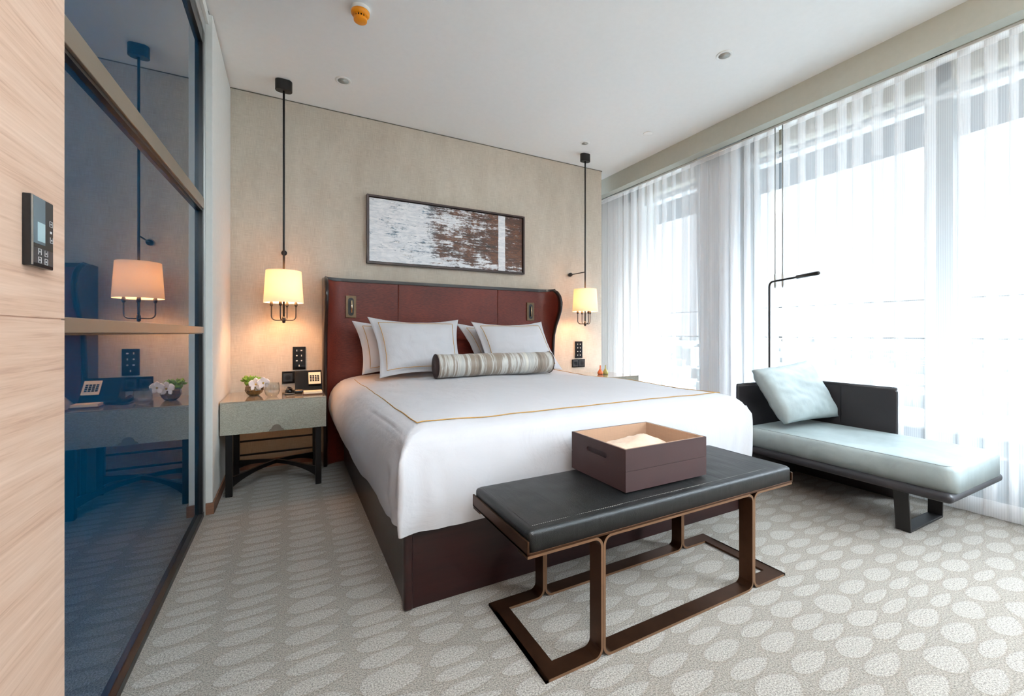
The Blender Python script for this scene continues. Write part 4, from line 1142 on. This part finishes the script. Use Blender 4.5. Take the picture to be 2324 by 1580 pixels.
# cushion against the back
def thick_pillow():
    tl, tr, br, bl_ = (2.655, 1.70, .800), (3.285, 1.72, .838), (3.345, 1.545, .462), (2.790, 1.570, .462)
    return pillow('cushion', tl, tr, br, bl_, .165, M['mattress_fab'], 'pale grey square cushion leaning on the chaise against its dark back', None, frame=0, flange=False, seed=11, concave=.03, n=41, cat='cushion', puff_back=.9, boxed=True)
cu_ = thick_pillow()

# ================================================================== FLOOR LAMP
fl = thing('floor_lamp', 'slim black reading floor lamp standing behind the chaise cushion', 'lamp', (3.30, 1.985, 0))
LX, LY = 3.305, 1.985
MB().lathe([(.10, .001), (.10, .010), (.02, .016), (.01, .03)], (LX, LY, 0), 32).build('base', M['black_metal'], fl, smooth=True, autosm=35)
ax = Vector((-.135, -.42, .012)).normalized()
pth = [(LX, LY, .02), (LX, LY, .7), (LX, LY, 1.40)]+[tuple(Vector((LX, LY, 1.40))+ax*(.035*(1-math.cos(a)))+Vector((0, 0, .035*math.sin(a)))) for a in [PI/2*i/6 for i in range(1, 7)]]
e_ = Vector(pth[-1]); pth.append(tuple(e_+ax*.25))
MB().tube(pth, .0075, 10).build('pole', M['black_metal'], fl, smooth=True)
s0 = e_+ax*.22; s1 = e_+ax*.405
MB().tube([s0, s0+ax*.004, s1-ax*.01, s1-ax*.003, s1], [.006, .0135, .0135, .010, .004], 14).build('lamp_head', M['black_metal'], fl, smooth=True)

# ================================================================== CEILING FITTINGS
def downlight(x, y, rr, tilt, label, inner='grey_inside'):
    r = thing('downlight', label, 'downlight', (x, y, CZ), 'recessed ceiling downlights')
    MB().lathe([(rr, CZ-.0002), (rr, CZ-.004), (rr*.93, CZ-.006), (rr*.70, CZ-.005), (rr*.66, CZ-.001)], (x, y, 0), 36, cap=False).build('ring', M['white_plastic'], r, smooth=True)
    MB().lathe([(rr*.70, CZ-.0045), (rr*.60, CZ-.0025), (rr*.05, CZ-.0015)], (x, y, 0), 32, cap=True).build('reflector', M[inner], r, smooth=True)
    dx, dy = tilt
    MB().lathe([(rr*.22, CZ-.004), (rr*.22, CZ-.0016)], (x+dx*rr*.25, y+dy*rr*.25, 0), 24).build('lens', M['black_lacquer' if tilt != (0, 0) and x > 2 and y < 2.5 else 'grey_inside'], r)
    return r
downlight(.349, 3.322, .055, (.6, .2), 'white recessed downlight near the left pendant lamp')
downlight(2.562, 1.837, .052, (-.4, .8), 'white recessed downlight with dark lens, nearest above the bed foot')
downlight(2.546, 3.322, .045, (.5, .2), 'white recessed downlight beside the right pendant lamp canopy')
# two unseen uplighters added behind the camera as fill light
for tx_, ty_, te_, tl_ in ((.0, -.95, 1.15, 'added fill uplighter against the pale wood wall behind the camera'), (2.9, -1.6, .5, 'added fill uplighter in the rear right corner by the window')):
    tc_ = thing('fill_uplighter', tl_, 'lamp', (tx_, ty_, 0), 'added fill uplighters at the rear of the room')
    MB().lathe([(.14, .001), (.14, .02), (.03, .03)], (tx_, ty_, 0), 32).build('base', M['black_metal'], tc_)
    MB().tube([(tx_, ty_, .02), (tx_, ty_, 1.72)], .011, 12).build('pole', M['black_metal'], tc_, smooth=True)
    MB().lathe([(.03, 1.70), (.12, 1.76), (.16, 1.83), (.155, 1.83), (.11, 1.765), (.02, 1.715)], (tx_, ty_, 0), 40).build('bowl', M['white_plastic'], tc_, smooth=True)
    ld = bpy.data.lights.new('fill_beam', 'SPOT'); ld.energy = FILL_UPLIGHT*te_; ld.color = (.75, .89, 1); ld.spot_size = math.radians(140); ld.spot_blend = .5; ld.shadow_soft_size = .08
    lo = bpy.data.objects.new('fill_beam', ld); COL.objects.link(lo); lo.parent = tc_; lo.location = (0, 0, 1.84); lo.rotation_euler = (PI, 0, 0)
sp = MB().lathe([(.042, CZ-.0002), (.042, CZ-.005), (.036, CZ-.008), (.004, CZ-.009)], (2.939, 2.889, 0), 32).build('sprinkler_cover', M['white_plastic'], o=(2.939, 2.889, CZ), smooth=True)
tag(sp, 'plain white round sprinkler cover on the ceiling near the curtain soffit', 'sprinkler')
sm = thing('smoke_detector', 'orange and white smoke detector on the ceiling', 'smoke detector', (.358, 2.54, CZ))
MB().lathe([(.052, CZ-.0002), (.054, CZ-.012), (.052, CZ-.022)], (.358, 2.54, 0), 32).build('base', M['white_plastic'], sm, smooth=True, autosm=40)
MB().lathe([(.051, CZ-.022), (.050, CZ-.034), (.043, CZ-.042), (.038, CZ-.044)], (.358, 2.54, 0), 32).build('cover', M['orange'], sm, smooth=True)
MB().lathe([(.030, CZ-.043), (.030, CZ-.058)], (.358, 2.54, 0), 32).build('vent_core', M['black_lacquer'], sm)
for k in range(14):
    a = 2*PI*k/14
    MB().tube([(.358+.034*math.cos(a), 2.54+.034*math.sin(a), CZ-.042), (.358+.034*math.cos(a), 2.54+.034*math.sin(a), CZ-.060)], .0035, 6).build('rib', M['orange'], sm)
MB().lathe([(.037, CZ-.058), (.036, CZ-.070), (.030, CZ-.074)], (.358, 2.54, 0), 32).build('cap', M['orange'], sm, smooth=True, autosm=40)

for o in bpy.data.objects:
    if '_o' in o: del o['_o']
